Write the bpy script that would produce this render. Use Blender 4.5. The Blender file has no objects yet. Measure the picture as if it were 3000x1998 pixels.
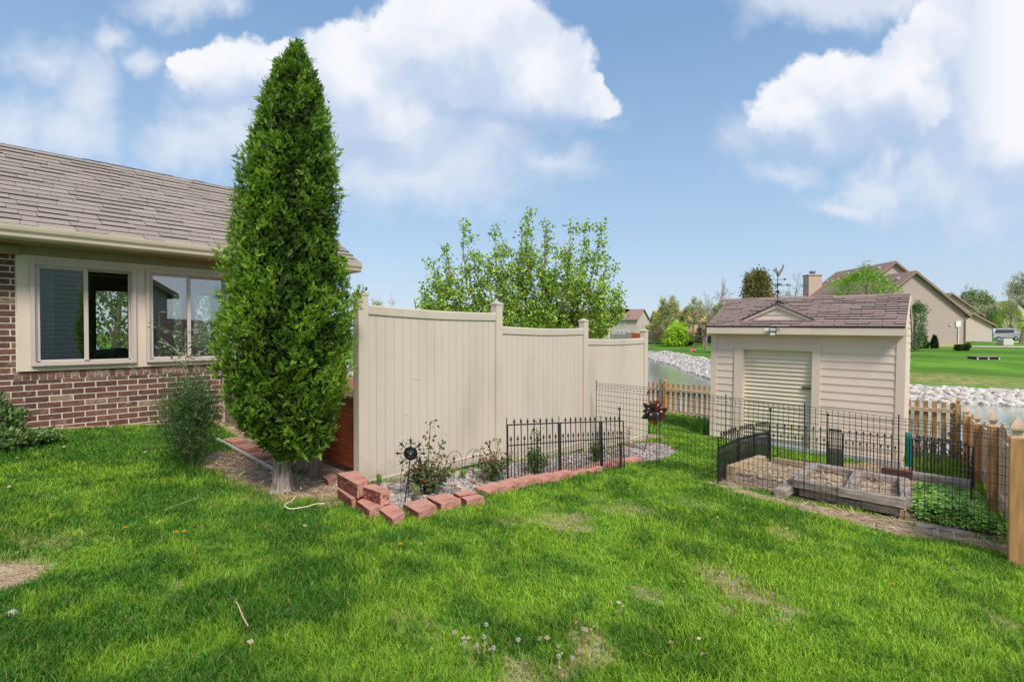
import bpy, math, random
import numpy as np
from mathutils import Vector, Matrix, Euler
R=math.radians
SC=bpy.context.scene; COL=SC.collection
# ---------------------------------------------------------------- camera, sky, sun, exposure
EYE=1.45; YAW=R(42.4); PIT=R(0.84); FPX=1500.0
cam_d=bpy.data.cameras.new('camera'); cam=bpy.data.objects.new('camera',cam_d); COL.objects.link(cam)
cam_d.sensor_width=36; cam_d.lens=18.0; cam_d.clip_start=0.05; cam_d.clip_end=4000
cam.location=(0,0,EYE); cam.rotation_euler=(R(90)-PIT,0,YAW-R(90)); SC.camera=cam
SC.view_settings.view_transform='Standard'; SC.view_settings.look='None'
SC.view_settings.gamma=1; SC.view_settings.exposure=0.95
SUN=Vector((-0.44,-0.9,0)).normalized()*math.cos(R(50)); SUN.z=math.sin(R(50))
sl=bpy.data.lights.new('sun','SUN'); sl.energy=2.2; sl.angle=R(16); sl.color=(1.0,0.95,0.88)
so=bpy.data.objects.new('sun',sl); COL.objects.link(so); so.rotation_euler=(-SUN).to_track_quat('-Z','Y').to_euler(); so.location=(0,-10,20)
FW=np.array([math.cos(YAW),math.sin(YAW),0.0]); RT=np.array([math.sin(YAW),-math.cos(YAW),0.0])

def build_world():
    w=bpy.data.worlds.new('World'); SC.world=w; w.use_nodes=True
    nt=w.node_tree; N=nt.nodes; L=nt.links; N.clear()
    out=N.new('ShaderNodeOutputWorld'); bg=N.new('ShaderNodeBackground'); L.new(bg.outputs[0],out.inputs[0])
    bg.inputs[1].default_value=0.13
    sky=N.new('ShaderNodeTexSky'); sky.sky_type='NISHITA'; sky.sun_disc=False; sky.sun_elevation=R(50)
    sky.sun_rotation=math.atan2(SUN.x,SUN.y); sky.altitude=200; sky.air_density=1.0; sky.dust_density=1.2; sky.ozone_density=1.0
    tc=N.new('ShaderNodeTexCoord')
    def math_(op,a,b=None,c=None,clamp=False):
        m=N.new('ShaderNodeMath'); m.operation=op; m.use_clamp=clamp
        for i,x in enumerate((a,b,c)):
            if x is None: continue
            if isinstance(x,(int,float)): m.inputs[i].default_value=x
            else: L.new(x,m.inputs[i])
        return m.outputs[0]
    def vm(op,a,b=None):
        m=N.new('ShaderNodeVectorMath'); m.operation=op
        for i,x in enumerate((a,b)):
            if x is None: continue
            if isinstance(x,tuple): m.inputs[i].default_value=x
            else: L.new(x,m.inputs[i])
        return m
    D=tc.outputs['Generated']
    f=vm('DOT_PRODUCT',D,tuple(FW)).outputs['Value']; r=vm('DOT_PRODUCT',D,tuple(RT)).outputs['Value']
    sep=N.new('ShaderNodeSeparateXYZ'); L.new(D,sep.inputs[0]); z=sep.outputs[2]
    fs=math_('MAXIMUM',f,0.02)
    a=math_('DIVIDE',r,fs); b=math_('DIVIDE',z,fs)
    P=N.new('ShaderNodeCombineXYZ'); L.new(a,P.inputs[0]); L.new(b,P.inputs[1])
    # warp
    nz=N.new('ShaderNodeTexNoise'); nz.inputs['Scale'].default_value=6.5; nz.inputs['Detail'].default_value=7; nz.inputs['Roughness'].default_value=0.58
    L.new(P.outputs[0],nz.inputs['Vector'])
    wp=vm('SUBTRACT',nz.outputs['Color'],(0.5,0.5,0.5)); wps=vm('SCALE',wp.outputs[0]); wps.inputs['Scale'].default_value=0.17
    Pw=vm('ADD',P.outputs[0],wps.outputs[0]).outputs[0]
    hard=[(700,210,165,105,1),(600,165,75,60,.9),(780,190,110,70,.95),(860,240,150,110,1),(1050,220,230,160,1),(1330,120,290,180,1.1),(1560,215,210,125,1),(1720,275,115,75,.95),
          (1100,330,260,130,.8),(2330,335,170,115,1),(2500,275,200,125,1),(2650,250,130,150,1),(2810,130,190,150,1.05),(2990,180,240,300,1.25),(2590,440,60,60,.7)]
    soft=[(560,420,190,95,.6),(1250,500,330,130,.62),(1620,470,170,60,.5),(1130,400,380,190,.85),(1500,330,260,60,.55),(700,330,180,120,.75),(130,180,130,80,.55),(260,260,100,150,.62),(200,380,150,95,.6),(40,390,120,110,.6),
          (330,100,70,45,.6),(440,155,85,45,.62),(520,5,150,50,.62),(650,5,80,40,.5),(2480,5,290,85,.8),(2570,500,90,140,.72),(2480,605,110,36,.68),(2760,450,230,190,.6),(2300,530,140,40,.45),(1000,560,250,90,.3),(2880,620,240,120,.35),(2200,420,130,90,.5)]
    def field(lst):
        acc=None
        for (cx,cy,rx,ry,wt) in lst:
            cx=(cx-1500)/FPX; cy=(977-cy)/FPX; rx/=FPX; ry/=FPX
            d=vm('SUBTRACT',Pw,(cx,cy,0)); d=vm('MULTIPLY',d.outputs[0],(1/rx,1/ry,0))
            ln=vm('LENGTH',d.outputs[0]).outputs['Value']
            v=math_('MULTIPLY_ADD',ln,-wt*.62,wt)
            acc=v if acc is None else math_('SMOOTH_MAX',acc,v,0.12)
        return math_('MAXIMUM',acc,0.0)
    nf=N.new('ShaderNodeTexNoise'); nf.inputs['Scale'].default_value=17; nf.inputs['Detail'].default_value=8; nf.inputs['Roughness'].default_value=0.62; L.new(P.outputs[0],nf.inputs['Vector'])
    fine=math_('MULTIPLY_ADD',nf.outputs['Fac'],.30,-.15)
    P0=Pw; H=field(hard); Pw=vm('ADD',P0,(0.0,0.075,0)).outputs[0]; Hup=field(hard); Pw=P0; S=field(soft)
    def ss(x,lo,hi):
        m=N.new('ShaderNodeMapRange'); m.interpolation_type='SMOOTHSTEP'; L.new(x,m.inputs[0]); m.inputs[1].default_value=lo; m.inputs[2].default_value=hi; return m.outputs[0]
    lit=math_('SUBTRACT',H,Hup)
    under=ss(lit,.22,-.42)                       # soft undersides
    Hn=math_('ADD',H,fine); hdA=ss(Hn,0.35,0.50); hdB=ss(Hn,0.02,0.62)
    hm_=N.new('ShaderNodeMix'); L.new(under,hm_.inputs[0]); L.new(hdA,hm_.inputs[2]); L.new(hdB,hm_.inputs[3]); hd=hm_.outputs[0]
    sd=math_('MULTIPLY',ss(math_('ADD',S,math_('MULTIPLY',fine,1.3)),0.06,0.60),0.80)
    dens=math_('MAXIMUM',hd,sd)
    front=ss(f,0.05,0.25); dens=math_('MULTIPLY',dens,front)
    n2=N.new('ShaderNodeTexNoise'); n2.inputs['Scale'].default_value=2.2; n2.inputs['Detail'].default_value=6; L.new(D,n2.inputs['Vector'])
    bk=math_('MULTIPLY',ss(n2.outputs['Fac'],0.44,0.66),math_('SUBTRACT',1.0,front)); dens=math_('ADD',dens,bk,None,True)
    n3=N.new('ShaderNodeTexNoise'); n3.inputs['Scale'].default_value=6; n3.inputs['Detail'].default_value=5; L.new(Pw,n3.inputs['Vector'])
    tone=ss(math_('ADD',math_('MULTIPLY',n3.outputs['Fac'],1.0),math_('MULTIPLY',lit,.42)),0.24,0.84)
    rgt=ss(a,0.80,0.98); tone=math_('MAXIMUM',tone,math_('MULTIPLY',rgt,ss(H,.35,.7)))
    hk=ss(H,.04,.30); tone=math_('ADD',math_('MULTIPLY',tone,hk),math_('MULTIPLY',math_('SUBTRACT',1.0,hk),.62))
    cc=N.new('ShaderNodeMix'); cc.data_type='RGBA'; L.new(tone,cc.inputs[0]); cc.inputs[6].default_value=(2.15,2.6,3.4,1); cc.inputs[7].default_value=(3.75,3.8,3.95,1)
    tint=N.new('ShaderNodeMix'); tint.data_type='RGBA'; tint.blend_type='MULTIPLY'; tint.inputs[0].default_value=1
    L.new(sky.outputs[0],tint.inputs[6]); tint.inputs[7].default_value=(.95,.92,.86,1)
    cr=N.new('ShaderNodeValToRGB'); L.new(z,cr.inputs[0]); e=cr.color_ramp.elements
    e[0].position=0.0; e[0].color=(2.05,2.5,3.15,1); e[1].position=.95; e[1].color=(.85,1.5,2.6,1)
    for p_,c_ in ((.10,(1.80,2.36,3.12,1)),(.24,(1.44,2.16,3.08,1)),(.5,(.87,1.55,2.65,1))): q=e.new(p_); q.color=c_
    hm=N.new('ShaderNodeMix'); hm.data_type='RGBA'; hm.inputs[0].default_value=.82; L.new(tint.outputs[2],hm.inputs[6]); L.new(cr.outputs[0],hm.inputs[7])
    mx=N.new('ShaderNodeMix'); mx.data_type='RGBA'; L.new(dens,mx.inputs[0]); L.new(hm.outputs[2],mx.inputs[6]); L.new(cc.outputs[2],mx.inputs[7])
    L.new(mx.outputs[2],bg.inputs[0])
build_world()

# ---------------------------------------------------------------- geometry helpers
def ray(x,y):
    fc=FW*math.cos(PIT)+np.array([0,0,-math.sin(PIT)]); up=np.array([0,0,math.cos(PIT)])+FW*math.sin(PIT)
    d=fc*FPX+RT*(x-1500)+up*(999-y); return d/float(d@FW)
def PD(x,y,D): return np.array([0,0,EYE])+ray(x,y)*D            # point D metres ahead
def PZ(x,y,z): d=ray(x,y); return np.array([0,0,EYE])+d*((z-EYE)/d[2])
def PV(x,y,v): d=ray(x,y); return np.array([0,0,EYE])+d*(v/d[1])
def PU(x,y,u): d=ray(x,y); return np.array([0,0,EYE])+d*(u/d[0])
def DR(D,r): return (D*FW[0]+r*RT[0], D*FW[1]+r*RT[1])
def sstep(x,a,b):
    t=np.clip((x-a)/(b-a),0,1); return t*t*(3-2*t)
_rn=np.random.RandomState(5); _LAT=_rn.rand(256,256)
def vnoise(x,y,s=1.0,o=0):
    x=np.asarray(x)*s+37.1+o*17.3; y=np.asarray(y)*s+11.7+o*31.9
    xi=np.floor(x).astype(int); yi=np.floor(y).astype(int); fx=x-xi; fy=y-yi; fx=fx*fx*(3-2*fx); fy=fy*fy*(3-2*fy)
    g=lambda a,b:_LAT[a%256,b%256]
    return (g(xi,yi)*(1-fx)+g(xi+1,yi)*fx)*(1-fy)+(g(xi,yi+1)*(1-fx)+g(xi+1,yi+1)*fx)*fy
def fbm(x,y,s,o=0,n=4):
    a=0;w=0
    for i in range(n): a=a+vnoise(x,y,s*2**i,o+i)*0.55**i; w+=0.55**i
    return a/w
POND=[DR(78,20.7),DR(66,19.3),DR(55.9,18.3),DR(47,16.6),DR(41,16),DR(34,17.2),DR(29.5,20.2),DR(27.4,22.9),DR(25.8,25.5),DR(24.6,29.4),DR(24,45),DR(22,70),(17.3,-40),(17.0,-10),(17.2,0),(16.8,6),(17.4,12),DR(25,-5),DR(40,-15),DR(70,-10),DR(90,8),DR(88,18)]
WZ=-2.2
def sdf(px,py,poly):   # >0 outside
    px=np.asarray(px,float); py=np.asarray(py,float); d=np.full(px.shape,1e9); ins=np.zeros(px.shape,bool); n=len(poly)
    for i in range(n):
        ax,ay=poly[i]; bx,by=poly[(i+1)%n]; ex,ey=bx-ax,by-ay; wx=px-ax; wy=py-ay
        t=np.clip((wx*ex+wy*ey)/(ex*ex+ey*ey),0,1); d=np.minimum(d,np.hypot(wx-ex*t,wy-ey*t))
        c=((ay<=py)&(by>py))|((by<=py)&(ay>py)); 
        with np.errstate(divide='ignore',invalid='ignore'):
            xx=ax+(py-ay)/(ey if ey!=0 else 1e-9)*ex
        ins^=c&(px<xx)
    return np.where(ins,-d,d)
def H(u,v):
    u=np.asarray(u,float); v=np.asarray(v,float)
    vc=np.clip(v,-6,9); uc=np.clip(u,-4,40)
    near=.11-.083*np.minimum(uc,12)+.035*vc+.09*sstep(v,5,7.4)-.145*np.maximum(uc-12,0)
    near=near+(.012*(fbm(u,v,1.1,3)-.5)*2 if True else 0)
    d=sdf(u,v,POND); D=u*FW[0]+v*FW[1]; r=u*RT[0]+v*RT[1]
    off=r/np.maximum(D,1)
    k=45-31*sstep(off,.45,.66)
    far=WZ+np.clip(d*.34,0,.45+.45*(1-sstep(off,.45,.66)))+2.15*(1-np.exp(-np.maximum(d-1.5,0)/k))
    wn=(1-sstep(u,16.0,19.5))*(1-sstep(v,13,40))
    near=np.minimum(near,WZ+.5*np.maximum(d,0)+.05+.0*d)
    z=far*(1-wn)+near*wn
    return np.where(d<0,WZ-.35*np.minimum(-d,3)-.0,z)
def h1(u,v): return float(H(np.array([u]),np.array([v]))[0])
def G(x,y):
    p=PZ(x,y,-.3)
    for i in range(30):
        z=h1(p[0],p[1]); q=PZ(x,y,min(z,EYE-.05)); p=.5*p+.5*q if i<24 else q
    return np.array([p[0],p[1],h1(p[0],p[1])])
def Gq(pts): return [tuple(G(x,y)[:2]) for x,y in pts]

def orth(d):
    d=Vector(d).normalized(); a=Vector((0,0,1)) if abs(d.z)<.9 else Vector((1,0,0)); x=d.cross(a).normalized(); return x,d.cross(x).normalized(),d
class MB:
    def __init__(s): s.v=[]; s.f=[]; s.c=[]; s.m=[]
    def add(s,vs,fs,col=None):
        b=len(s.v); s.v.extend([tuple(map(float,p)) for p in vs]); s.f.extend([tuple(i+b for i in f) for f in fs]); s.c.extend([col or (1,1,1)]*len(fs)); return s
    def box(s,c,d,rot=None,col=None):
        hx,hy,hz=d[0]/2,d[1]/2,d[2]/2; P=[Vector((x*hx,y*hy,z*hz)) for z in(-1,1) for x,y in((-1,-1),(1,-1),(1,1),(-1,1))]
        if rot is not None:
            m=rot if isinstance(rot,Matrix) else Euler(rot).to_matrix(); P=[m@p for p in P]
        c=Vector([float(q) for q in c])
        return s.add([p+c for p in P],[(0,3,2,1),(4,5,6,7),(0,1,5,4),(1,2,6,5),(2,3,7,6),(3,0,4,7)],col)
    def bx(s,x0,x1,y0,y1,z0,z1,col=None): return s.box(((x0+x1)/2,(y0+y1)/2,(z0+z1)/2),(x1-x0,y1-y0,z1-z0),None,col)
    def beam(s,a,b,w,h,col=None,up=(0,0,1)):
        a=Vector([float(q) for q in a]); b=Vector([float(q) for q in b]); d=b-a; l=d.length; d.normalize(); u=Vector(up); x=d.cross(u).normalized(); u=x.cross(d)
        return s.box((a+b)/2,(l,w,h),Matrix((d,-x,u)).transposed(),col)
    def tube(s,pts,r,n=6,col=None,cap=True,closed=False):
        pts=[Vector([float(q) for q in p]) for p in pts]; k=len(pts); rs=r if isinstance(r,(list,tuple)) else [r]*k; vs=[]; px=None
        for i,p in enumerate(pts):
            if closed: d=pts[(i+1)%k]-pts[i-1]
            else: d=pts[min(i+1,k-1)]-pts[max(i-1,0)]
            if d.length<1e-9: d=Vector((0,0,1))
            if px is None: x,y,_=orth(d)
            else:
                dn=d.normalized(); x=(px-dn*px.dot(dn)); x=x.normalized() if x.length>1e-6 else orth(d)[0]; y=dn.cross(x)
            px=x
            for j in range(n):
                t=2*math.pi*j/n; vs.append(p+(x*math.cos(t)+y*math.sin(t))*rs[i])
        fs=[(i*n+j,i*n+(j+1)%n,((i+1)%k)*n+(j+1)%n,((i+1)%k)*n+j) for i in range(k if closed else k-1) for j in range(n)]
        if cap and not closed: fs+= [tuple(range(n))[::-1],tuple((k-1)*n+j for j in range(n))]
        return s.add(vs,fs,col)
    def lathe(s,c,prof,n=16,col=None,rot0=0,axis=None):
        c=Vector([float(q) for q in c]); x,y,z=(Vector((1,0,0)),Vector((0,1,0)),Vector((0,0,1))) if axis is None else orth(axis)
        vs=[];k=len(prof)
        for r,h in prof:
            for j in range(n):
                t=rot0+2*math.pi*j/n; vs.append(c+x*(r*math.cos(t))+y*(r*math.sin(t))+z*h)
        fs=[(i*n+j,i*n+(j+1)%n,(i+1)*n+(j+1)%n,(i+1)*n+j) for i in range(k-1) for j in range(n)]
        fs+=[tuple(range(n))[::-1],tuple((k-1)*n+j for j in range(n))]
        return s.add(vs,fs,col)
    def prism(s,poly,z0,z1,col=None):
        n=len(poly); a=sum(poly[i][0]*poly[(i+1)%n][1]-poly[(i+1)%n][0]*poly[i][1] for i in range(n))
        if a<0: poly=poly[::-1]
        return s.add([(x,y,z0) for x,y in poly]+[(x,y,z1) for x,y in poly],[tuple(range(n))[::-1],tuple(range(n,2*n))]+[(i,(i+1)%n,(i+1)%n+n,i+n) for i in range(n)],col)
    def slab(s,poly3,t,col=None):   # polygon in 3-D given a thickness vector
        n=len(poly3); p=[Vector([float(q) for q in a]) for a in poly3]; t=Vector(t)
        return s.add([a for a in p]+[a+t for a in p],[tuple(range(n))[::-1],tuple(range(n,2*n))]+[(i,(i+1)%n,(i+1)%n+n,i+n) for i in range(n)],col)
    def build(s,name,mat,parent=None,bevel=0,smooth=False):
        me=bpy.data.meshes.new(name); me.from_pydata(s.v,[],s.f); me.materials.append(mat)
        a=me.attributes.new('Col','FLOAT_COLOR','FACE'); a.data.foreach_set('color',np.array([c+(1,) if len(c)==3 else c for c in s.c],np.float32).ravel())
        me.validate(); me.update()
        o=bpy.data.objects.new(name,me); COL.objects.link(o)
        if parent: o.parent=parent
        if smooth:
            for p in me.polygons: p.use_smooth=True
        if bevel:
            m=o.modifiers.new('bevel','BEVEL'); m.width=bevel; m.segments=2; m.limit_method='ANGLE'
        return o
def npmesh(name,V,F,mat,C=None,parent=None,smooth=False,corner=None):
    """V (n,3); F (m,k) all the same k"""
    me=bpy.data.meshes.new(name); n=len(V); m,k=F.shape
    me.vertices.add(n); me.vertices.foreach_set('co',np.asarray(V,np.float32).ravel())
    me.loops.add(m*k); me.loops.foreach_set('vertex_index',F.astype(np.int32).ravel())
    me.polygons.add(m); me.polygons.foreach_set('loop_start',np.arange(0,m*k,k,dtype=np.int32)); me.polygons.foreach_set('loop_total',np.full(m,k,np.int32))
    if smooth: me.polygons.foreach_set('use_smooth',np.ones(m,bool))
    me.update(calc_edges=True)
    if C is not None:
        dom='FACE' if len(C)==m else 'POINT'
        a=me.attributes.new('Col','FLOAT_COLOR',dom); C=np.asarray(C,np.float32)
        if C.shape[1]==3: C=np.hstack([C,np.ones((len(C),1),np.float32)])
        a.data.foreach_set('color',C.ravel())
    me.materials.append(mat); o=bpy.data.objects.new(name,me); COL.objects.link(o)
    if parent: o.parent=parent
    return o
def tag(o,label=None,cat=None,group=None,kind=None):
    if label: o['label']=label
    if cat: o['category']=cat
    if group: o['group']=group
    if kind: o['kind']=kind
    return o
def thing(name,label,cat,loc=(0,0,0),rz=0,group=None,rot=None):
    o=bpy.data.objects.new(name,None); COL.objects.link(o); o.empty_display_size=.1
    o.location=[float(q) for q in loc]; o.rotation_euler=rot if rot else (0,0,rz); return tag(o,label,cat,group)
def kids(o): return [c for c in bpy.data.objects if c.parent==o]
def dup(o,parent=None):
    c=o.copy(); COL.objects.link(c)
    if parent: c.parent=parent
    for k in kids(o):
        if k.name!=c.name: dup(k,c)
    return c
# ---------------------------------------------------------------- materials
def M(name,col=(.5,.5,.5),rough=.6,var=.12,scale=6,bump=0,bscale=60,attr=False,metal=0,stretch=(1,1,1),spec=.4,trans=0,col2=None,c2scale=3,c2lo=.5,c2hi=.65,detail=4,coat=0):
    m=bpy.data.materials.new(name); m.use_nodes=True; nt=m.node_tree; N=nt.nodes; L=nt.links; b=N['Principled BSDF']; out=N['Material Output']
    tc=N.new('ShaderNodeTexCoord'); mp=N.new('ShaderNodeMapping'); mp.inputs['Scale'].default_value=stretch; L.new(tc.outputs['Object'],mp.inputs[0])
    nz=N.new('ShaderNodeTexNoise'); nz.inputs['Scale'].default_value=scale; nz.inputs['Detail'].default_value=detail; L.new(mp.outputs[0],nz.inputs['Vector'])
    mr=N.new('ShaderNodeMapRange'); mr.inputs[1].default_value=.3; mr.inputs[2].default_value=.7; mr.inputs[3].default_value=1-var; mr.inputs[4].default_value=1+var; L.new(nz.outputs['Fac'],mr.inputs[0])
    base=None
    if attr:
        at=N.new('ShaderNodeAttribute'); at.attribute_name='Col'; mu=N.new('ShaderNodeMix'); mu.data_type='RGBA'; mu.blend_type='MULTIPLY'; mu.inputs[0].default_value=1
        L.new(at.outputs['Color'],mu.inputs[6]); mu.inputs[7].default_value=(*col,1); base=mu.outputs[2]
    else:
        rg=N.new('ShaderNodeRGB'); rg.outputs[0].default_value=(*col,1); base=rg.outputs[0]
    if col2:
        n2=N.new('ShaderNodeTexNoise'); n2.inputs['Scale'].default_value=c2scale; n2.inputs['Detail'].default_value=6; L.new(mp.outputs[0],n2.inputs['Vector'])
        m2=N.new('ShaderNodeMapRange'); m2.inputs[1].default_value=c2lo; m2.inputs[2].default_value=c2hi; L.new(n2.outputs['Fac'],m2.inputs[0])
        mm=N.new('ShaderNodeMix'); mm.data_type='RGBA'; L.new(m2.outputs[0],mm.inputs[0]); L.new(base,mm.inputs[6]); mm.inputs[7].default_value=(*col2,1); base=mm.outputs[2]
    vv=N.new('ShaderNodeVectorMath'); vv.operation='SCALE'; L.new(base,vv.inputs[0]); L.new(mr.outputs[0],vv.inputs['Scale'])
    L.new(vv.outputs[0],b.inputs['Base Color']); b.inputs['Roughness'].default_value=rough; b.inputs['Metallic'].default_value=metal; b.inputs['Specular IOR Level'].default_value=spec
    if coat: b.inputs['Coat Weight'].default_value=coat
    if bump:
        n3=N.new('ShaderNodeTexNoise'); n3.inputs['Scale'].default_value=bscale; n3.inputs['Detail'].default_value=5; L.new(mp.outputs[0],n3.inputs['Vector'])
        bp=N.new('ShaderNodeBump'); bp.inputs['Strength'].default_value=min(bump,1); bp.inputs['Distance'].default_value=.01; L.new(n3.outputs['Fac'],bp.inputs['Height']); L.new(bp.outputs[0],b.inputs['Normal'])
    if trans:
        tr=N.new('ShaderNodeBsdfTranslucent'); L.new(vv.outputs[0],tr.inputs[0]); ms=N.new('ShaderNodeMixShader'); ms.inputs[0].default_value=trans
        L.new(b.outputs[0],ms.inputs[1]); L.new(tr.outputs[0],ms.inputs[2]); L.new(ms.outputs[0],out.inputs[0])
    return m
m_leaf=M('foliage',(1,1,1),.5,.15,30,attr=True,trans=.28,spec=.3)
m_grass=M('grass_blades',(1,1,1),.5,.1,12,attr=True,trans=.3,spec=.25)
m_bark=M('bark',(.19,.15,.12),.9,.3,14,1,40,stretch=(1,1,.25))
m_bark_grey=M('grey_bark',(.33,.27,.225),.95,.45,38,1,60,stretch=(1,1,.12),col2=(.13,.095,.075),c2scale=34,c2lo=.50,c2hi=.62)
m_twig=M('twigs',(.30,.25,.20),.9,.2,10)
m_brick=M('brick',(.82,.86,.84),.9,.28,26,.8,120,attr=True,col2=(.36,.26,.19),c2scale=9,c2lo=.60,c2hi=.85)
m_mortar=M('mortar',(.66,.57,.48),.95,.12,30,.6,150)
m_trim=M('cream_trim',(.63,.515,.41),.5,.04,3)
m_frame=M('window_frame_vinyl',(.52,.43,.385),.45,.03,3)
m_gutter=M('gutter_metal',(.56,.47,.35),.4,.04,3)
m_soff=M('soffit_panel',(.30,.24,.15),.7,.08,5)
m_shing=M('roof_shingles',(1,1,1),.93,.14,55,.7,160,attr=True)
m_vinyl=M('tan_vinyl',(.575,.495,.40),.42,.05,1.2,.05,60,col2=(.47,.405,.31),c2scale=2.5,c2lo=.55,c2hi=.85,stretch=(1,1,.35))
def splash(m):
    nt=m.node_tree; N=nt.nodes; L=nt.links; b=N['Principled BSDF']; src=b.inputs['Base Color'].links[0].from_socket
    tc=N.new('ShaderNodeTexCoord'); sx_=N.new('ShaderNodeSeparateXYZ'); L.new(tc.outputs['Object'],sx_.inputs[0]); n=N.new('ShaderNodeTexNoise'); n.inputs['Scale'].default_value=9; n.inputs['Detail'].default_value=7; L.new(tc.outputs['Object'],n.inputs['Vector'])
    # ground falls .09 per metre along the fence
    a=N.new('ShaderNodeMath'); a.operation='MULTIPLY_ADD'; L.new(sx_.outputs[0],a.inputs[0]); a.inputs[1].default_value=.092; a.inputs[2].default_value=-.22; h=N.new('ShaderNodeMath'); L.new(sx_.outputs[2],h.inputs[0]); L.new(a.outputs[0],h.inputs[1])
    g=N.new('ShaderNodeMath'); g.operation='MULTIPLY_ADD'; L.new(n.outputs['Fac'],g.inputs[0]); g.inputs[1].default_value=-.55; L.new(h.outputs[0],g.inputs[2])
    r=N.new('ShaderNodeMapRange'); L.new(g.outputs[0],r.inputs[0]); r.inputs[1].default_value=.02; r.inputs[2].default_value=-.28; r.inputs[3].default_value=0; r.inputs[4].default_value=.55
    x=N.new('ShaderNodeMix'); x.data_type='RGBA'; L.new(r.outputs[0],x.inputs[0]); L.new(src,x.inputs[6]); x.inputs[7].default_value=(.30,.27,.17,1); L.new(x.outputs[2],b.inputs['Base Color'])
splash(m_vinyl)
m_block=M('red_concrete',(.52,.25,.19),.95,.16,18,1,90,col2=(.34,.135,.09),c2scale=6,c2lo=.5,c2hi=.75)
m_split_shade=M('shaded_split_concrete',(.17,.055,.038),.95,.5,26,1,60,col2=(.36,.16,.11),c2scale=34,c2lo=.56,c2hi=.70)  # rough split face, with its shade put into the dark colour
m_blackm=M('black_iron',(.012,.012,.013),.45,.2,20,metal=0,spec=.5)
m_wire=M('black_wire',(.02,.02,.02),.5,.1,20)
m_shedp=M('shed_paint',(.71,.575,.475),.65,.04,2,.1,40)
m_shedt=M('shed_trim_paint',(.68,.555,.44),.6,.04,2,.1,40)
m_door=M('door_steel',(.68,.585,.45),.4,.03,3)
m_timber=M('old_timber',(.31,.245,.195),.9,.35,7,.8,50,stretch=(1,6,6),col2=(.40,.35,.31),c2scale=5,c2lo=.45,c2hi=.6)
m_timb_t=M('tan_timber',(.42,.31,.19),.88,.2,7,.7,50,stretch=(1,6,6))
m_cedar=M('cedar_orange',(.50,.26,.10),.7,.22,5,.4,50,stretch=(6,6,.8))
m_cedarl=M('cedar_pale',(.60,.42,.28),.75,.15,5,.4,50,stretch=(6,6,.8))
m_deck=M('deck_stain',(.33,.075,.02),.5,.25,4,.4,40,stretch=(6,.7,6))
m_skirt=M('weathered_board',(.22,.155,.11),.9,.25,6,.6,50,stretch=(6,6,.7))
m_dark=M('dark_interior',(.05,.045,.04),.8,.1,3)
m_white=M('white_paint',(.75,.74,.72),.5,.04,3)
m_stone=M('stone',(1,1,1),.85,.2,10,.8,30,attr=True)
m_hbeige=M('far_siding',(.43,.335,.28),.8,.04,1)
m_hroof=M('far_shingles',(.27,.165,.145),.95,.1,2)
m_hcream=M('pale_siding',(.54,.43,.37),.8,.04,1)
m_conc=M('concrete',(.62,.56,.48),.9,.1,3,.3,40)
m_soil=M('garden_soil',(.36,.25,.17),.95,.3,14,1,60,col2=(.50,.39,.29),c2scale=20,c2lo=.5,c2hi=.6)
def glass_mat(name,tint=(.85,.9,.88),refl=.12):
    m=bpy.data.materials.new(name); m.use_nodes=True; nt=m.node_tree; N=nt.nodes; L=nt.links; N.clear(); out=N.new('ShaderNodeOutputMaterial')
    t=N.new('ShaderNodeBsdfTransparent'); t.inputs[0].default_value=(*tint,1); g=N.new('ShaderNodeBsdfGlossy'); g.inputs['Roughness'].default_value=.0
    fr=N.new('ShaderNodeFresnel'); fr.inputs[0].default_value=1.5; a=N.new('ShaderNodeMath'); a.operation='ADD'; a.inputs[1].default_value=refl; a.use_clamp=True; L.new(fr.outputs[0],a.inputs[0])
    x=N.new('ShaderNodeMixShader'); L.new(a.outputs[0],x.inputs[0]); L.new(t.outputs[0],x.inputs[1]); L.new(g.outputs[0],x.inputs[2]); L.new(x.outputs[0],out.inputs[0]); return m
m_glass=glass_mat('window_glass',refl=.26); m_glass2=glass_mat('clear_glass',refl=.02)
def simple(name,col,rough=.5,metal=0): return M(name,col,rough,.05,5,metal=metal)
# ================================================================= GROUND
blockpx=[(1130,1497),(1206,1487),(1300,1463),(1390,1450),(1435,1440),(1492,1428),(1545,1416),(1594,1407),(1642,1399),(1687,1390),(1727,1382),(1760,1374),(1793,1366),(1818,1360),(1854,1354)]
GRAVEL=[(2.66,4.22)]+Gq([(1045,1452),(1140,1500)]+blockpx[2:]+[(1900,1352),(1960,1338),(1985,1322),(1960,1305),(1925,1296)])+[(7.9,4.22)]
GARDEN=Gq([(2098,1412),(2230,1436),(2355,1466),(2490,1490),(2630,1520),(2800,1556),(2962,1592)])+[(7.7,-.06),(9.87,.06),(10.15,.75)]+Gq([(2640,1352),(2450,1362),(2262,1346),(2200,1350)])
STRIP=Gq([(2080,1412),(2230,1452),(2355,1476),(2630,1528),(2960,1600),(2995,1650),(2960,1622),(2860,1600),(2760,1580),(2600,1556),(2420,1510),(2300,1478),(2200,1454)])
TREEDIRT=Gq([(635,1330),(700,1330),(800,1385),(905,1400),(990,1415),(985,1440),(930,1455),(850,1452),(800,1436),(740,1408),(690,1395),(628,1372)])
PATH=Gq([(-120,1655),(60,1652),(120,1668),(40,1705),(-120,1760)])
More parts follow.
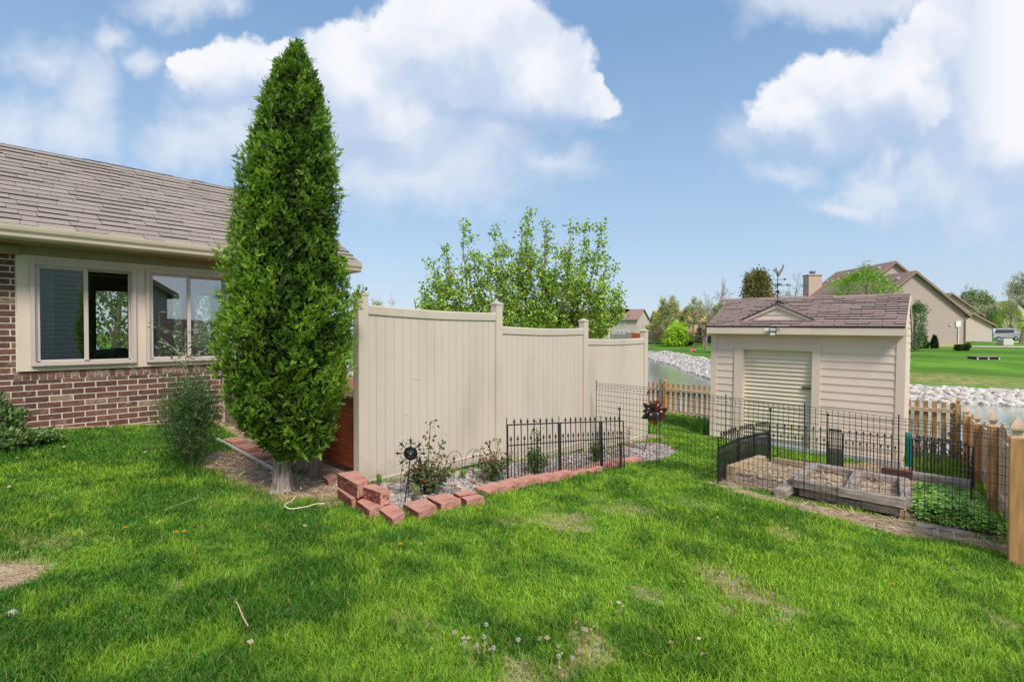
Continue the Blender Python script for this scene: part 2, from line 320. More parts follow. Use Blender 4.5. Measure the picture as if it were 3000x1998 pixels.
PATCH=[(1650,1530,.36,.8),(2160,1735,.38,1),(2085,1690,.25,.8),(1420,1895,.13,.9),(1700,1885,.13,.9),(1850,1490,.4,.7),(1490,1535,.2,.6),(1920,1740,.22,.8),(1250,1830,.2,.6),(2330,1570,.35,.8),(2960,1830,.15,.8),(170,1580,.35,.6),(560,1730,.12,.6),(2010,1470,.35,.5),(1560,1980,.2,.7),(940,1470,.22,.8),(700,1455,.2,.5),(1350,1510,.12,.4)]
PATCHW=[(G(x,y),r,w) for x,y,r,w in PATCH]
def bare(u,v):   # 0 lush lawn .. 1 bare ground
    n=fbm(u,v,4,7)-.5; n2=fbm(u,v,13,17)-.5; n3_=fbm(u,v,31,19)-.5; b=np.zeros(np.shape(u))
    for poly,e in ((GARDEN,.04),(STRIP,.10),(TREEDIRT,.22),(PATH,.1),(GRAVEL,.02)):
        b=np.maximum(b,1-sstep(sdf(u,v,poly)+n*e*1.6,-e*.5,e))
    for c,r,w in PATCHW:
        b=np.maximum(b,.56*w*(1-sstep(np.hypot(u-c[0],v-c[1])+n*.5+n2*.55+n3_*.35,r*.25,r*.95)))
    b=np.maximum(b,1-sstep(7.55-v+n*.1,.0,.1)); b=np.maximum(b,(u>2.3)*(v>4.3)*(u<9)*1.0)
    return b
def seg(*parts):
    return np.unique(np.concatenate([np.arange(a,b,s) for a,b,s in parts]).round(4))
us=np.concatenate([-np.geomspace(1500,8,26),seg((-7,0,.35),(0,11,.065),(11,18,.25),(18,40,.8),(40,110,1.6)),np.geomspace(114,2500,26)])
vs_=np.concatenate([-np.geomspace(2000,52,22),seg((-50,-12,1.6),(-12,-2,.4),(-2,8.6,.065),(8.6,18,.4),(18,70,1.3)),np.geomspace(74,2500,26)])
U,Vv=np.meshgrid(us,vs_,indexing='ij'); Z=H(U,Vv)
gd=sdf(U,Vv,GRAVEL); Z=Z-.05*(1-sstep(gd,-.15,.02)); 
D0=U*FW[0]+Vv*FW[1]; OF=(U*RT[0]+Vv*RT[1])/np.maximum(D0,1)
pd=sdf(U,Vv,POND)
bm=bare(U,Vv)*((U>-3)&(U<14)&(np.abs(Vv)<12))
rock=(1-sstep(pd+fbm(U,Vv,.6,2)*.8,2.3,3.2))*(pd>-3)*(U>18); dry=(1-sstep(np.abs(pd-4.4)+fbm(U,Vv,.3,4)*2.2,1.4,3.4))*(U>18)*sstep(OF,.5,.65)
gmask=1-sstep(gd,-.02,.05)
Cg=np.stack([bm,rock,dry,gmask],-1).reshape(-1,4)
ni,nj=U.shape; idx=np.arange(ni*nj).reshape(ni,nj); F=np.stack([idx[:-1,:-1],idx[1:,:-1],idx[1:,1:],idx[:-1,1:]],-1).reshape(-1,4)
def ground_mat():
    m=bpy.data.materials.new('lawn_ground'); m.use_nodes=True; nt=m.node_tree; N=nt.nodes; L=nt.links; b=N['Principled BSDF']; b.inputs['Roughness'].default_value=.95; b.inputs['Specular IOR Level'].default_value=.1
    at=N.new('ShaderNodeAttribute'); at.attribute_name='Col'; sp=N.new('ShaderNodeSeparateColor'); L.new(at.outputs['Color'],sp.inputs[0])
    tc=N.new('ShaderNodeTexCoord')
    def noise(s,d=6):
        n=N.new('ShaderNodeTexNoise'); n.inputs['Scale'].default_value=s; n.inputs['Detail'].default_value=d; L.new(tc.outputs['Object'],n.inputs['Vector']); return n.outputs['Fac']
    def mixc(f,a,c):
        x=N.new('ShaderNodeMix'); x.data_type='RGBA'
        for i,q in ((0,f),(6,a),(7,c)):
            if isinstance(q,tuple): x.inputs[i].default_value=(*q,1)
            elif isinstance(q,float): x.inputs[i].default_value=q
            else: L.new(q,x.inputs[i])
        return x.outputs[2]
    def rng(x,lo,hi):
        r=N.new('ShaderNodeMapRange'); L.new(x,r.inputs[0]); r.inputs[1].default_value=lo; r.inputs[2].default_value=hi; return r.outputs[0]
    g=mixc(rng(noise(.35),.38,.62),(.095,.235,.02),(.185,.36,.045)); g=mixc(rng(noise(6),.42,.7),g,(.13,.28,.025)); _mp=N.new('ShaderNodeMapping'); _mp.inputs['Rotation'].default_value=(0,0,R(42)); _mp.inputs['Scale'].default_value=(.16,.035,1); L.new(tc.outputs['Object'],_mp.inputs[0]); _nz=N.new('ShaderNodeTexNoise'); _nz.inputs['Scale'].default_value=1.6; _nz.inputs['Detail'].default_value=5; L.new(_mp.outputs[0],_nz.inputs['Vector']); g=mixc(rng(_nz.outputs['Fac'],.40,.62),g,(.085,.175,.025)); g=mixc(rng(noise(40),.45,.72),g,(.055,.13,.012))
    dryc=mixc(rng(noise(2.5),.4,.6),(.34,.27,.12),(.17,.20,.05)); g=mixc(sp.outputs['Blue'],g,dryc)
    soil=mixc(rng(noise(9),.4,.65),(.33,.23,.14),(.50,.38,.25)); soil=mixc(rng(noise(60),.5,.75),soil,(.16,.11,.07))
    _ma=N.new('ShaderNodeMath'); _ma.operation='MULTIPLY_ADD'; L.new(noise(38),_ma.inputs[0]); _ma.inputs[1].default_value=1.1; _ma.inputs[2].default_value=-.55; _mb=N.new('ShaderNodeMath'); L.new(sp.outputs['Red'],_mb.inputs[0]); L.new(_ma.outputs[0],_mb.inputs[1])
    c=mixc(rng(_mb.outputs[0],.22,.62),g,soil); c=mixc(sp.outputs['Green'],c,(.42,.37,.33)); c=mixc(at.outputs['Alpha'],c,(.20,.16,.13))
    L.new(c,b.inputs['Base Color'])
    bp=N.new('ShaderNodeBump'); bp.inputs['Strength'].default_value=.8; bp.inputs['Distance'].default_value=.03; L.new(noise(35),bp.inputs['Height']); L.new(bp.outputs[0],b.inputs['Normal'])
    return m
ground=npmesh('ground',np.stack([U,Vv,Z],-1).reshape(-1,3),F,ground_mat(),Cg,smooth=True); tag(ground,kind='structure')
# pond water
wm=bpy.data.materials.new('pond_water'); wm.use_nodes=True; b=wm.node_tree.nodes['Principled BSDF']; b.inputs['Base Color'].default_value=(.30,.31,.25,1); b.inputs['Roughness'].default_value=.11; b.inputs['IOR'].default_value=1.45; b.inputs['Specular IOR Level'].default_value=.9
_n=wm.node_tree.nodes.new('ShaderNodeTexNoise'); _n.inputs['Scale'].default_value=1.0; _t=wm.node_tree.nodes.new('ShaderNodeTexCoord'); _m=wm.node_tree.nodes.new('ShaderNodeMapping'); _m.inputs['Scale'].default_value=(2.2,2.2,1); _m.inputs['Rotation'].default_value=(0,0,0)
_b=wm.node_tree.nodes.new('ShaderNodeBump'); _b.inputs['Strength'].default_value=.25; _b.inputs['Distance'].default_value=.05
wm.node_tree.links.new(_t.outputs['Object'],_m.inputs[0]); wm.node_tree.links.new(_m.outputs[0],_n.inputs['Vector']); wm.node_tree.links.new(_n.outputs['Fac'],_b.inputs['Height']); wm.node_tree.links.new(_b.outputs[0],b.inputs['Normal'])
wb=MB(); wb.add([(-20+x,-60+y,WZ) for x,y in ((30,0),(160,0),(160,190),(30,190))],[(0,1,2,3)])
pond=wb.build('pond',wm); tag(pond,kind='structure')
# ---- stones scattered as numpy meshes
ico_v=[];_p=(1+5**.5)/2
for a,b_ in ((-1,_p),(1,_p),(-1,-_p),(1,-_p)): ico_v+= [(a,b_,0)]
for a,b_ in ((-1,_p),(1,_p),(-1,-_p),(1,-_p)): ico_v+= [(0,a,b_)]
for a,b_ in ((-1,_p),(1,_p),(-1,-_p),(1,-_p)): ico_v+= [(b_,0,a)]
ico_v=np.array(ico_v,float); ico_v/=np.linalg.norm(ico_v[0])
ico_f=np.array([(0,11,5),(0,5,1),(0,1,7),(0,7,10),(0,10,11),(1,5,9),(5,11,4),(11,10,2),(10,7,6),(7,1,8),(3,9,4),(3,4,2),(3,2,6),(3,6,8),(3,8,9),(4,9,5),(2,4,11),(6,2,10),(8,6,7),(9,8,1)])
def subdiv(v,f):
    mid={};V=list(map(tuple,v));out=[]
    def m(a,b):
        k=(min(a,b),max(a,b))
        if k not in mid:
            p=np.array(V[a])+np.array(V[b]); p/=np.linalg.norm(p); mid[k]=len(V); V.append(tuple(p))
        return mid[k]
    for a,b,c in f:
        x,y,z=m(a,b),m(b,c),m(c,a); out+=[(a,x,z),(x,b,y),(z,y,c),(x,y,z)]
    return np.array(V),np.array(out)
ico2v,ico2f=subdiv(ico_v,ico_f)
def stones(name,P,S,cols,mat,seed=1,bv=ico_v,bf=ico_f,jit=.28,smooth=False,flat=.6):
    rs=np.random.RandomState(seed); n=len(P); k=len(bv)
    J=1+jit*(rs.rand(n,k,1)-.5)*2; sc=S[:,None,None]*np.stack([.8+.5*rs.rand(n),.7+.4*rs.rand(n),flat*(.75+.5*rs.rand(n))],-1)[:,None,:]
    V=bv[None]*J*sc; a=rs.rand(n)*6.283; t=(rs.rand(n)-.5)*.7; ca,sa=np.cos(a)[:,None],np.sin(a)[:,None]; ct,st=np.cos(t)[:,None],np.sin(t)[:,None]
    x,y,z=V[...,0],V[...,1],V[...,2]; y,z=y*ct-z*st,y*st+z*ct; x,y=x*ca-y*sa,x*sa+y*ca
    V=np.stack([x,y,z],-1)+P[:,None,:]
    F=(bf[None]+np.arange(n)[:,None,None]*k).reshape(-1,3); C=np.repeat(cols,len(bf),0)
    return npmesh(name,V.reshape(-1,3),F,mat,C,smooth=smooth)
def riprap(name,a,b,n,seed,smin,smax,label,wid=3.0):
    rs=np.random.RandomState(seed); pts=[]
    pl=[POND[i] for i in range(a,b+1)]; seglen=[math.hypot(pl[i+1][0]-pl[i][0],pl[i+1][1]-pl[i][1]) for i in range(len(pl)-1)]
    # stones denser where nearer the viewer
    P=[]
    for i in range(len(pl)-1):
        ax,ay=pl[i]; bx_,by_=pl[i+1]; mD=.5*((ax+bx_)*FW[0]+(ay+by_)*FW[1]); k=int(n*seglen[i]/mD**1.15/ sum(s/ (.5*((pl[j][0]+pl[j+1][0])*FW[0]+(pl[j][1]+pl[j+1][1])*FW[1]))**1.15 for j,s in enumerate(seglen)))
        t=rs.rand(k); w=rs.rand(k)*wid-.25; nx,ny=(by_-ay)/seglen[i],-(bx_-ax)/seglen[i]
        x=ax+(bx_-ax)*t; y=ay+(by_-ay)*t; s=np.sign(sdf(x+nx*.5,y+ny*.5,POND)); x=x+nx*w*s; y=y+ny*w*s
        sz=(smin+(smax-smin)*rs.rand(k)**1.6)*(mD/28)**.35
        P.append(np.stack([x,y,H(x,y)+sz*.25+.02,sz],-1))
    P=np.concatenate(P); g=.36+.26*rs.rand(len(P),1); cols=np.hstack([g,g*(.88+.05*rs.rand(len(P),1)),g*(.76+.08*rs.rand(len(P),1))])
    o=stones(name,P[:,:3],P[:,3],cols,m_stone,seed,flat=.55); return tag(o,label,'rocks',kind='stuff')
riprap('shore_rocks',0,5,6500,3,.10,.25,'pale riprap rocks lining the pond bank left of the shed',2.7)
riprap('bank_rocks',5,9,3600,4,.08,.26,'pale riprap rocks along the pond bank right of the shed',2.2)
# gravel in the flower bed
def in_poly_pts(poly,n,seed,m=0.0):
    rs=np.random.RandomState(seed); p=np.array(poly); lo=p.min(0); hi=p.max(0); x=lo[0]+(hi[0]-lo[0])*rs.rand(n); y=lo[1]+(hi[1]-lo[1])*rs.rand(n); k=sdf(x,y,poly)<-m; return x[k],y[k],rs
x,y,rs=in_poly_pts(GRAVEL,15000,8,.02); s=.010+.016*rs.rand(len(x))**1.5; g=.17+.27*rs.rand(len(x),1); cols=np.hstack([g*1.03,g*(.88+.05*rs.rand(len(x),1)),g*(.76+.12*rs.rand(len(x),1))])
Pz=H(x,y)-.05+.028*rs.rand(len(x))+.012
gr=stones('river_gravel',np.stack([x,y,Pz],-1),s*1.25,cols,m_stone,9,ico_v,ico_f,.18,True,.62); tag(gr,'tan and grey river gravel filling the flower bed along the vinyl fence','gravel',kind='stuff')
# ---- grass blades
def lawn(name,N,D0,D1,seed,label,hs=1.0,spread=1.35,pw=.5,wmul=1.0):
    rs=np.random.RandomState(seed); q=rs.rand(N)
    e=1-pw; D=(D0**e+(D1**e-D0**e)*q)**(1/e); of=(rs.rand(N)*2-1)*spread; u=D*(FW[0]+of*RT[0]); v=D*(FW[1]+of*RT[1])
    b=bare(u,v); keep=rs.rand(N)>(b*1.02)**.8; keep&=(v<7.5)&~((u>2.35)&(v>4.25)&(u<8.2)); keep&=(u<17.0)
    keep&=~((u>9.95)&(u<12.7)&(v>.8)&(v<4.2)&(u>10.2-(v-.9)*.05))
    u,v,D,b=u[keep],v[keep],D[keep],b[keep]; n=len(u); z=H(u,v)-.004
    hn=fbm(u,v,2.2,9); h=(.026+.028*sstep(hn,.35,.7)+.018*rs.rand(n))*hs*(1-.5*b)*np.where(v>6.5,.8,1); w=(.0015+.00092*np.maximum(D,1))*(.7+.6*rs.rand(n))*.62*wmul
    a=rs.rand(n)*6.283; bend=(.25+.75*rs.rand(n))*h*.9; flow=fbm(u,v,.9,12)*9
    la=flow+rs.randn(n)*1.9; lx,ly=np.cos(la)*bend,np.sin(la)*bend; wx,wy=np.cos(a)*w,np.sin(a)*w
    base=np.stack([u,v,z],-1); W=np.stack([wx,wy,0*w],-1); m=base+np.stack([lx*.3,ly*.3,h*.6],-1); t=base+np.stack([lx,ly,h*(1-.25*rs.rand(n))],-1)
    V=np.stack([base-W,base+W,m+W*.75,m-W*.75,t],1).reshape(-1,3); i=np.arange(n)[:,None]*5
    F=np.concatenate([i+np.array([0,1,2]),i+np.array([0,2,3]),i+np.array([3,2,4])],0)
    pn=fbm(u,v,.8,21); pn2=fbm(u,v,3.2,25); pn3=fbm(u,v,7,28); k=np.clip(sstep(pn*.28+pn2*.38+pn3*.34,.40,.60)*.85+.15*rs.rand(n),0,1)[:,None]
    k=np.clip(k+.25*sstep(of[keep],-.3,.6)[:,None]-.10,0,1)  # shade of the left lawn put into blade colour, lighter rightwards
    c=np.array([.065,.185,.018])*(1-k)+np.array([.30,.48,.035])*k
    yl=np.clip(b*1.15+(rs.rand(n)<.04)*.8,0,1)[:,None]; c=c*(1-yl*.75)+np.array([.50,.40,.13])*yl*.75
    c=c*(.75+.5*rs.rand(n,1)); C=np.tile(c,(3,1))
    o=npmesh(name,V,F,m_grass,C); return tag(o,label,'grass',kind='stuff')
lawn('grass',760000,1.15,17,31,'bright green lawn grass growing across the back yard')
# ================================================================= shared builders
def shingles(rng,O,ux,sl,lu,ls,expo,tab,cols,tabvar=.35,thick=.006,gap=.002,jig=.0,bond=False,cv=.07):
    """rows of overlapping tabs: O lower corner, ux along the eave, sl up the slope"""
    O=Vector([float(q) for q in O]); ux=Vector(ux).normalized(); sl=Vector(sl).normalized(); nn=ux.cross(sl).normalized(); 
    if nn.z<0: nn=-nn
    mb=MB(); rows=int(math.ceil(ls/expo))
    for r in range(rows):
        s0=r*expo; s1=min(s0+expo*1.25,ls+.01); x=-rng.random()*tab if not bond else -(tab*.5*(r%2)+.02)
        while x<lu:
            w=tab*(1+tabvar*(rng.random()*2-1)); a=max(x,0); b=min(x+w,lu)
            if b-a>.01:
                t=thick*(1 if rng.random()<.55 else 1.9); c=rng.choice(cols); k=1-cv+2*cv*rng.random(); c=tuple(q*k for q in c); dk=tuple(q*.22 for q in c); j=jig*(rng.random()-.5)
                P=[O+ux*(a+gap)+sl*(s0+j),O+ux*(b-gap)+sl*(s0+j),O+ux*(b-gap)+sl*s1,O+ux*(a+gap)+sl*s1]
                lo=[P[0]+nn*(t+.004),P[1]+nn*(t+.004),P[2]+nn*.001,P[3]+nn*.001]
                mb.add([p-nn*.01 for p in P]+lo,[(0,3,2,1),(4,5,6,7),(0,1,5,4),(1,2,6,5),(2,3,7,6),(3,0,4,7)],c); mb.c[-4:]=[dk]*4
            x+=w
    return mb
def bricks(rng,mb,u0,u1,z0,z1,v,nrm=-1,courses=.0677,bl=.203,skip=None,header=False,th=.006):
    """running-bond bricks on the plane y=v, faces looking towards -y"""
    pal=[(.185,.080,.055),(.16,.066,.047),(.21,.092,.063),(.145,.064,.050),(.24,.12,.08),(.32,.20,.135)]
    r=0; z=z0
    while z<z1-.02:
        h=min(courses,z1-z); x=u0-(0 if r%2 else bl/2)-rng.random()*.01
        while x<u1:
            a=max(x+.005,u0); b=min(x+bl-.005,u1)
            if b-a>.03 and not (skip and skip(a,b,z)):
                c=rng.choices(pal,[5,5,4,4,2.2,1.2])[0]; k=.85+.3*rng.random(); j=rng.random()*.003
                mb.bx(a+.001,b-.001,v-th+j,v+.002,z+.006,z+h-.006,tuple(q*k for q in c))
            x+=bl
        z+=courses; r+=1
rng=random.Random(11)
# ================================================================= HOUSE
HV=7.63
house=thing('brick_house','brick sunroom wing with brown shingle roof, cream gutter and two sliding windows','house',(0,0,0))
bz0=.15; zs=1.04
b=MB(); bricks(rng,b,-1.6,3.05,bz0+.0,zs-.092,HV)
x=-1.6
while x<3.05:     # rowlock course under the sill
    if x>.44:
        c=rng.choice([(.20,.08,.06),(.25,.12,.09),(.34,.22,.16),(.17,.065,.055),(.30,.17,.12)]); b.bx(x+.005,x+.068-.005,HV-.012,HV+.002,zs-.084,zs-.006,c)
    x+=.068
bricks(rng,b,-1.6,.465,zs-.088,2.30,HV)
b.build('brick_wall',m_brick,house,bevel=.0025)
w=MB(); w.bx(-1.62,3.06,HV,HV+.10,bz0-.15,zs); w.bx(-1.62,.475,HV,HV+.10,zs+.002,2.36); w.bx(2.80,3.06,HV+.002,HV+.10,zs+.002,2.36); w.build('mortar_backing',m_mortar,house)
WIN=[(.581,1.521),(1.621,2.561)]; wz0,wz1=1.093,2.238
t=MB(); t.bx(.475,.581-.0,HV-.035,HV+.06,1.04,2.30); t.bx(1.521,1.621,HV-.035,HV+.06,1.04,2.30); t.bx(2.561,2.80,HV-.035,HV+.06,1.04,2.30)
t.bx(.581,1.521,HV-.034,HV+.06,1.04,wz0); t.bx(1.621,2.561,HV-.034,HV+.06,1.04,wz0); t.bx(.581,1.521,HV-.034,HV+.06,wz1,2.30); t.bx(1.621,2.561,HV-.034,HV+.06,wz1,2.30)
t.build('window_trim',m_trim,house,bevel=.002)
for a,c in WIN:
    f=MB(); e=.035
    f.bx(a,a+e,HV-.065,HV+.05,wz0,wz1); f.bx(c-e,c,HV-.065,HV+.05,wz0,wz1); f.bx(a+e,c-e,HV-.065,HV+.05,wz1-e,wz1); f.bx(a+e,c-e,HV-.075,HV+.05,wz0,wz0+e*1.1)
    e2=e+.014; f.bx(a+e,a+e2,HV-.045,HV+.045,wz0+e*1.1,wz1-e); f.bx(c-e2,c-e,HV-.045,HV+.045,wz0+e*1.1,wz1-e); f.bx(a+e2,c-e2,HV-.045,HV+.045,wz1-e2,wz1-e)
    for hx in (a+.10,c-.12): f.bx(hx,hx+.03,HV-.079,HV-.0745,wz0+.008,wz0+.014)
    fr=f.build('window',m_frame,house,bevel=.002)
    mid=(a+c)/2-.01
    s=MB(); q=.028; x0,x1=a+e2,mid+.03
    s.bx(x0,x0+q,HV-.03,HV+.0,wz0+.05,wz1-e2); s.bx(x1-q-.012,x1,HV-.03,HV+.0,wz0+.05,wz1-e2); s.bx(x0+q,x1-q-.012,HV-.03,HV,wz0+.04,wz0+.065); s.bx(x0+q,x1-q-.012,HV-.03,HV,wz1-e2-.02,wz1-e2)
    s.build('sash',m_frame,fr,bevel=.002)
    s=MB(); x0,x1=mid+.0,c-e2
    s.bx(x0,x0+q,HV+.008,HV+.035,wz0+.05,wz1-e2); s.bx(x1-q*.6,x1,HV+.008,HV+.035,wz0+.05,wz1-e2); s.bx(x0+q,x1-q*.6,HV+.008,HV+.035,wz0+.04,wz0+.055); s.bx(x0+q,x1-q*.6,HV+.008,HV+.035,wz1-e2-.02,wz1-e2)
    s.build('sash',m_frame,fr,bevel=.002)
    g=MB(); g.bx(a+e2+q,mid+.03-q-.012,HV-.017,HV-.013,wz0+.065,wz1-e2-.02); g.build('pane',m_glass,fr)
    g=MB(); g.bx(mid+q,c-e2-q*.6,HV+.02,HV+.024,wz0+.055,wz1-e2-.02); g.build('pane',m_glass2 if a<1 else m_glass,fr)
# frieze, soffit, fascia, gutter, roof
EV=7.2; ge0,ge1=-1.9,4.33
t=MB(); t.bx(-1.62,4.1,HV-.045,HV+.06,2.302,2.40); t.bx(-1.62,.50,HV-.075,HV-.046,2.285,2.372); t.build('frieze_board',m_soff,house)
t=MB(); t.bx(ge0,ge1-.03,EV+.05,HV+.1,2.400,2.414); t.build('soffit',m_soff,house)
t=MB(); t.bx(ge0,ge1-.01,EV+.02,EV+.049,2.40,2.53); t.build('fascia',m_trim,house)
gp=[(0.018,2.405),(-.045,2.405),(-.062,2.425),(-.066,2.455),(-.085,2.485),(-.092,2.515),(-.092,2.528),(-.080,2.528),(-.080,2.515),(-.05,2.44),(.018,2.42)]
g=MB(); n=len(gp); g.add([(ge0,EV+y,z) for y,z in gp]+[(ge1,EV+y,z) for y,z in gp],[tuple(range(n)),tuple(range(2*n-1,n-1,-1))]+[(i,i+n,(i+1)%n+n,(i+1)%n) for i in range(n)])
g.tube([(ge0,EV-.088,2.533),(ge1,EV-.088,2.533)],.007,6); g.build('gutter',m_gutter,house)
RV,RZ=9.51,2.545+.6*2.31; cols=[(.30,.248,.208),(.318,.263,.220),(.280,.230,.193),(.308,.254,.213)]
sh=shingles(rng,(ge0,EV-.03,2.535),(1,0,0),(0,1,.6),ge1-ge0+.02,math.hypot(2.34,1.404),.143,.27,cols,.5,.0085,jig=.001,cv=.045)
rf=MB(); rf.slab([(ge0,EV,2.50),(ge1,EV,2.50),(ge1,RV,2.50+.6*(RV-EV)),(ge0,RV,2.50+.6*(RV-EV))],(0,0,.04)); rf.slab([(ge0,RV+2.6,RZ-1.6),(ge1,RV+2.6,RZ-1.6),(ge1,RV+.002,RZ-.05),(ge0,RV+.002,RZ-.05)],(0,0,.04))
ro=rf.build('roof',M('roof_deck',(.28,.23,.2),.9),house); sh.build('shingle_courses',m_shing,ro)
c=MB()
xx=ge0
while xx<ge1: c.slab([(xx,RV-.13,RZ-.055),(xx+.27,RV-.13,RZ-.055),(xx+.27,RV+.13,RZ-.055),(xx,RV+.13,RZ-.055)],(0,0,.001)); xx+=.27
xx=ge0
while xx<ge1: 
    k=.9+.2*rng.random(); cc=(.30*k,.24*k,.205*k); c.add([(xx,RV-.14,RZ-.072),(xx+.2,RV-.14,RZ-.076),(xx+.2,RV,RZ+.014),(xx,RV,RZ+.018),(xx,RV+.14,RZ-.072),(xx+.2,RV+.14,RZ-.076)],[(0,1,2,3),(3,2,5,4)],cc); xx+=.2
c.build('ridge_cap',m_shing,ro)
gb=MB(); gb.slab([(4.12,HV,2.4),(4.12,RV+1.9,2.4),(4.12,RV,RZ-.12)],(-.1,0,0)); gb.build('gable_wall',m_trim,house)
# room behind the glass
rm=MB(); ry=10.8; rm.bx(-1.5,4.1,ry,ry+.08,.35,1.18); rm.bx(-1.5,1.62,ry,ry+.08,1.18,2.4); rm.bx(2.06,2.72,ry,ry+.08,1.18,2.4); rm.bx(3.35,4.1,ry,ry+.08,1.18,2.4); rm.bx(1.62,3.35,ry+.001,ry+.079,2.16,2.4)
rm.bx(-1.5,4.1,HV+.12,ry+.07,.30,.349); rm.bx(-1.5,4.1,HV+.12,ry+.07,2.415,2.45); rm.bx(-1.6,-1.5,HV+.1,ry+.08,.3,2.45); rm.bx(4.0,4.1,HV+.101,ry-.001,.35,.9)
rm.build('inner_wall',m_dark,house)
cu=MB()
for i in range(5): cu.bx(.66+i*.028,.686+i*.028,HV+.22+.008*(i%2),HV+.226+.008*(i%2),1.15,2.25)
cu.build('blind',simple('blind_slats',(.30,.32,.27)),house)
pl=MB(); pl.bx(2.30,2.42,8.6,8.72,.35,2.41); pl.build('brick_column',M('brick_column',(.2,.07,.05),.9,.3,9),house)
# patio chair seen behind the first window
def chair(mat,name,label,loc,rz):
    t_=thing(name,label,'chair',loc,rz); m=MB(); m.bx(-.24,.24,-.22,.22,.40,.43); m.build('seat',mat,t_,bevel=.01)
    m=MB(); arc=[(-.25+.5*i/10,.22+.02*math.sin(i/10*math.pi),.84+.07*math.sin(i/10*math.pi)) for i in range(11)]
    m.tube([(-.25,.22,.43)]+arc+[(.25,.22,.43)],.016,6)
    for i in range(1,10,2): m.beam((arc[i][0],arc[i][1],arc[i][2]),(arc[i][0],.22,.43),.02,.008)
    m.tube([(p[0],p[1],p[2]-.07) for p in arc],.012,6); m.build('backrest',mat,t_)
    for sx,sy in ((-1,-1),(1,-1),(-1,1),(1,1)):
        m=MB(); m.tube([(sx*.22,sy*.2,.4),(sx*.24,sy*.24,0)],.013,6); m.build('leg',mat,t_)
    return t_
p=PD(325,1050,6.55); chair(simple('chair_charcoal',(.07,.075,.09)),'patio_chair','charcoal curved back patio chair inside behind the left window',(p[0],p[1],.349),R(-170))
wt=thing('lounge_chair','white patio lounge chair outside, seen through the house windows','chair',(2.35,12.6,.30),R(150)); 
m=MB(); m.beam((-.5,0,.3),(.35,0,.3),.55,.04); m.build('seat',m_white,wt,bevel=.01); m=MB(); m.beam((.35,0,.32),(.62,0,.95),.55,.04); m.build('backrest',m_white,wt,bevel=.01)
for sx in (-.4,.3):
    for sy in (-.22,.22): m=MB(); m.tube([(sx,sy,.3),(sx,sy,0)],.02,6); m.build('leg',m_white,wt)

# ================================================================= vinyl privacy fence
FV=4.287; vf=thing('vinyl_fence','tall tan vinyl privacy fence with stepped scooped panels and capped posts','fence',(0,0,0))
PU_=[2.591,4.421,6.251,8.081]; PT=[1.857,1.84,1.67,1.53]; hp=.052
for i,(u0,zt) in enumerate(zip(PU_,PT)):
    m=MB(); m.bx(u0-hp,u0+hp,FV-hp,FV+hp,h1(u0,FV)-.25,zt-.045); po=m.build('post',m_vinyl,vf,bevel=.006)
    m=MB(); m.bx(u0-hp-.006,u0+hp+.006,FV-hp-.006,FV+hp+.006,zt-.05,zt-.03); e=hp+.008
    m.add([(u0-e,FV-e,zt-.029),(u0+e,FV-e,zt-.029),(u0+e,FV+e,zt-.029),(u0-e,FV+e,zt-.029),(u0,FV,zt)],[(0,1,4),(1,2,4),(2,3,4),(3,0,4),(3,2,1,0)]); m.build('cap',m_vinyl,po)
PB=[(-.045,1.722,1.694),(-.225,1.538,1.525),(-.395,1.375,1.372)]
for i in range(3):
    a=PU_[i]+hp; c=PU_[i+1]-hp; zb,za,zc=PB[i]; n=17; top=lambda x:za+(zc-za)*((x-a)/(c-a))-.016*math.sin(math.pi*(x-a)/(c-a))
    m=MB(); wd=(c-a)/n
    for k in range(n):
        x0=a+k*wd; x1=x0+wd; g=.004
        m.bx(x0+g/2,x1-g/2,FV-.019,FV+.019,zb+.09,min(top(x0),top(x1))-.05)
        m.bx(x0-g/2,x0+g/2,FV-.013,FV+.013,zb+.09,top(x0)-.06)
        m.bx(x0+wd*.5-.002,x0+wd*.5+.002,FV-.0205,FV-.0185,zb+.09,top(x0)-.06) if False else None
    m.build('panel',m_vinyl,vf,bevel=.0015)
    m=MB(); k=24; vsx=[]
    for j in range(k+1):
        x0=a+(c-a)*j/k; zt=top(x0); vsx+=[(x0,FV-.032,zt-.088),(x0,FV-.036,zt-.012),(x0,FV-.030,zt),(x0,FV+.03,zt),(x0,FV+.032,zt-.088)]
    fs=[(j*5+q,j*5+(q+1)%5,(j+1)*5+(q+1)%5,(j+1)*5+q) for j in range(k) for q in range(5)]+[(0,1,2,3,4),tuple(k*5+q for q in (4,3,2,1,0))]
    m.add(vsx,fs); m.build('top_rail',m_vinyl,vf)
    m=MB(); m.bx(a,c,FV-.032,FV+.032,zb,zb+.105); m.bx(a,c,FV-.036,FV+.036,zb+.083,zb+.098); m.build('bottom_rail',m_vinyl,vf,bevel=.004)
for (x0,y0,x1,y1) in ((1199,1104,1230,1111),(1186,1211,1196,1212),(1547,1202,1556,1212)):
    a=PV(x0,y0,FV-.0225); c=PV(x1,y1,FV-.0225); m=MB(); m.beam(tuple(a),tuple(c),.002,.005); m.build('scuff_mark',m_white,vf)
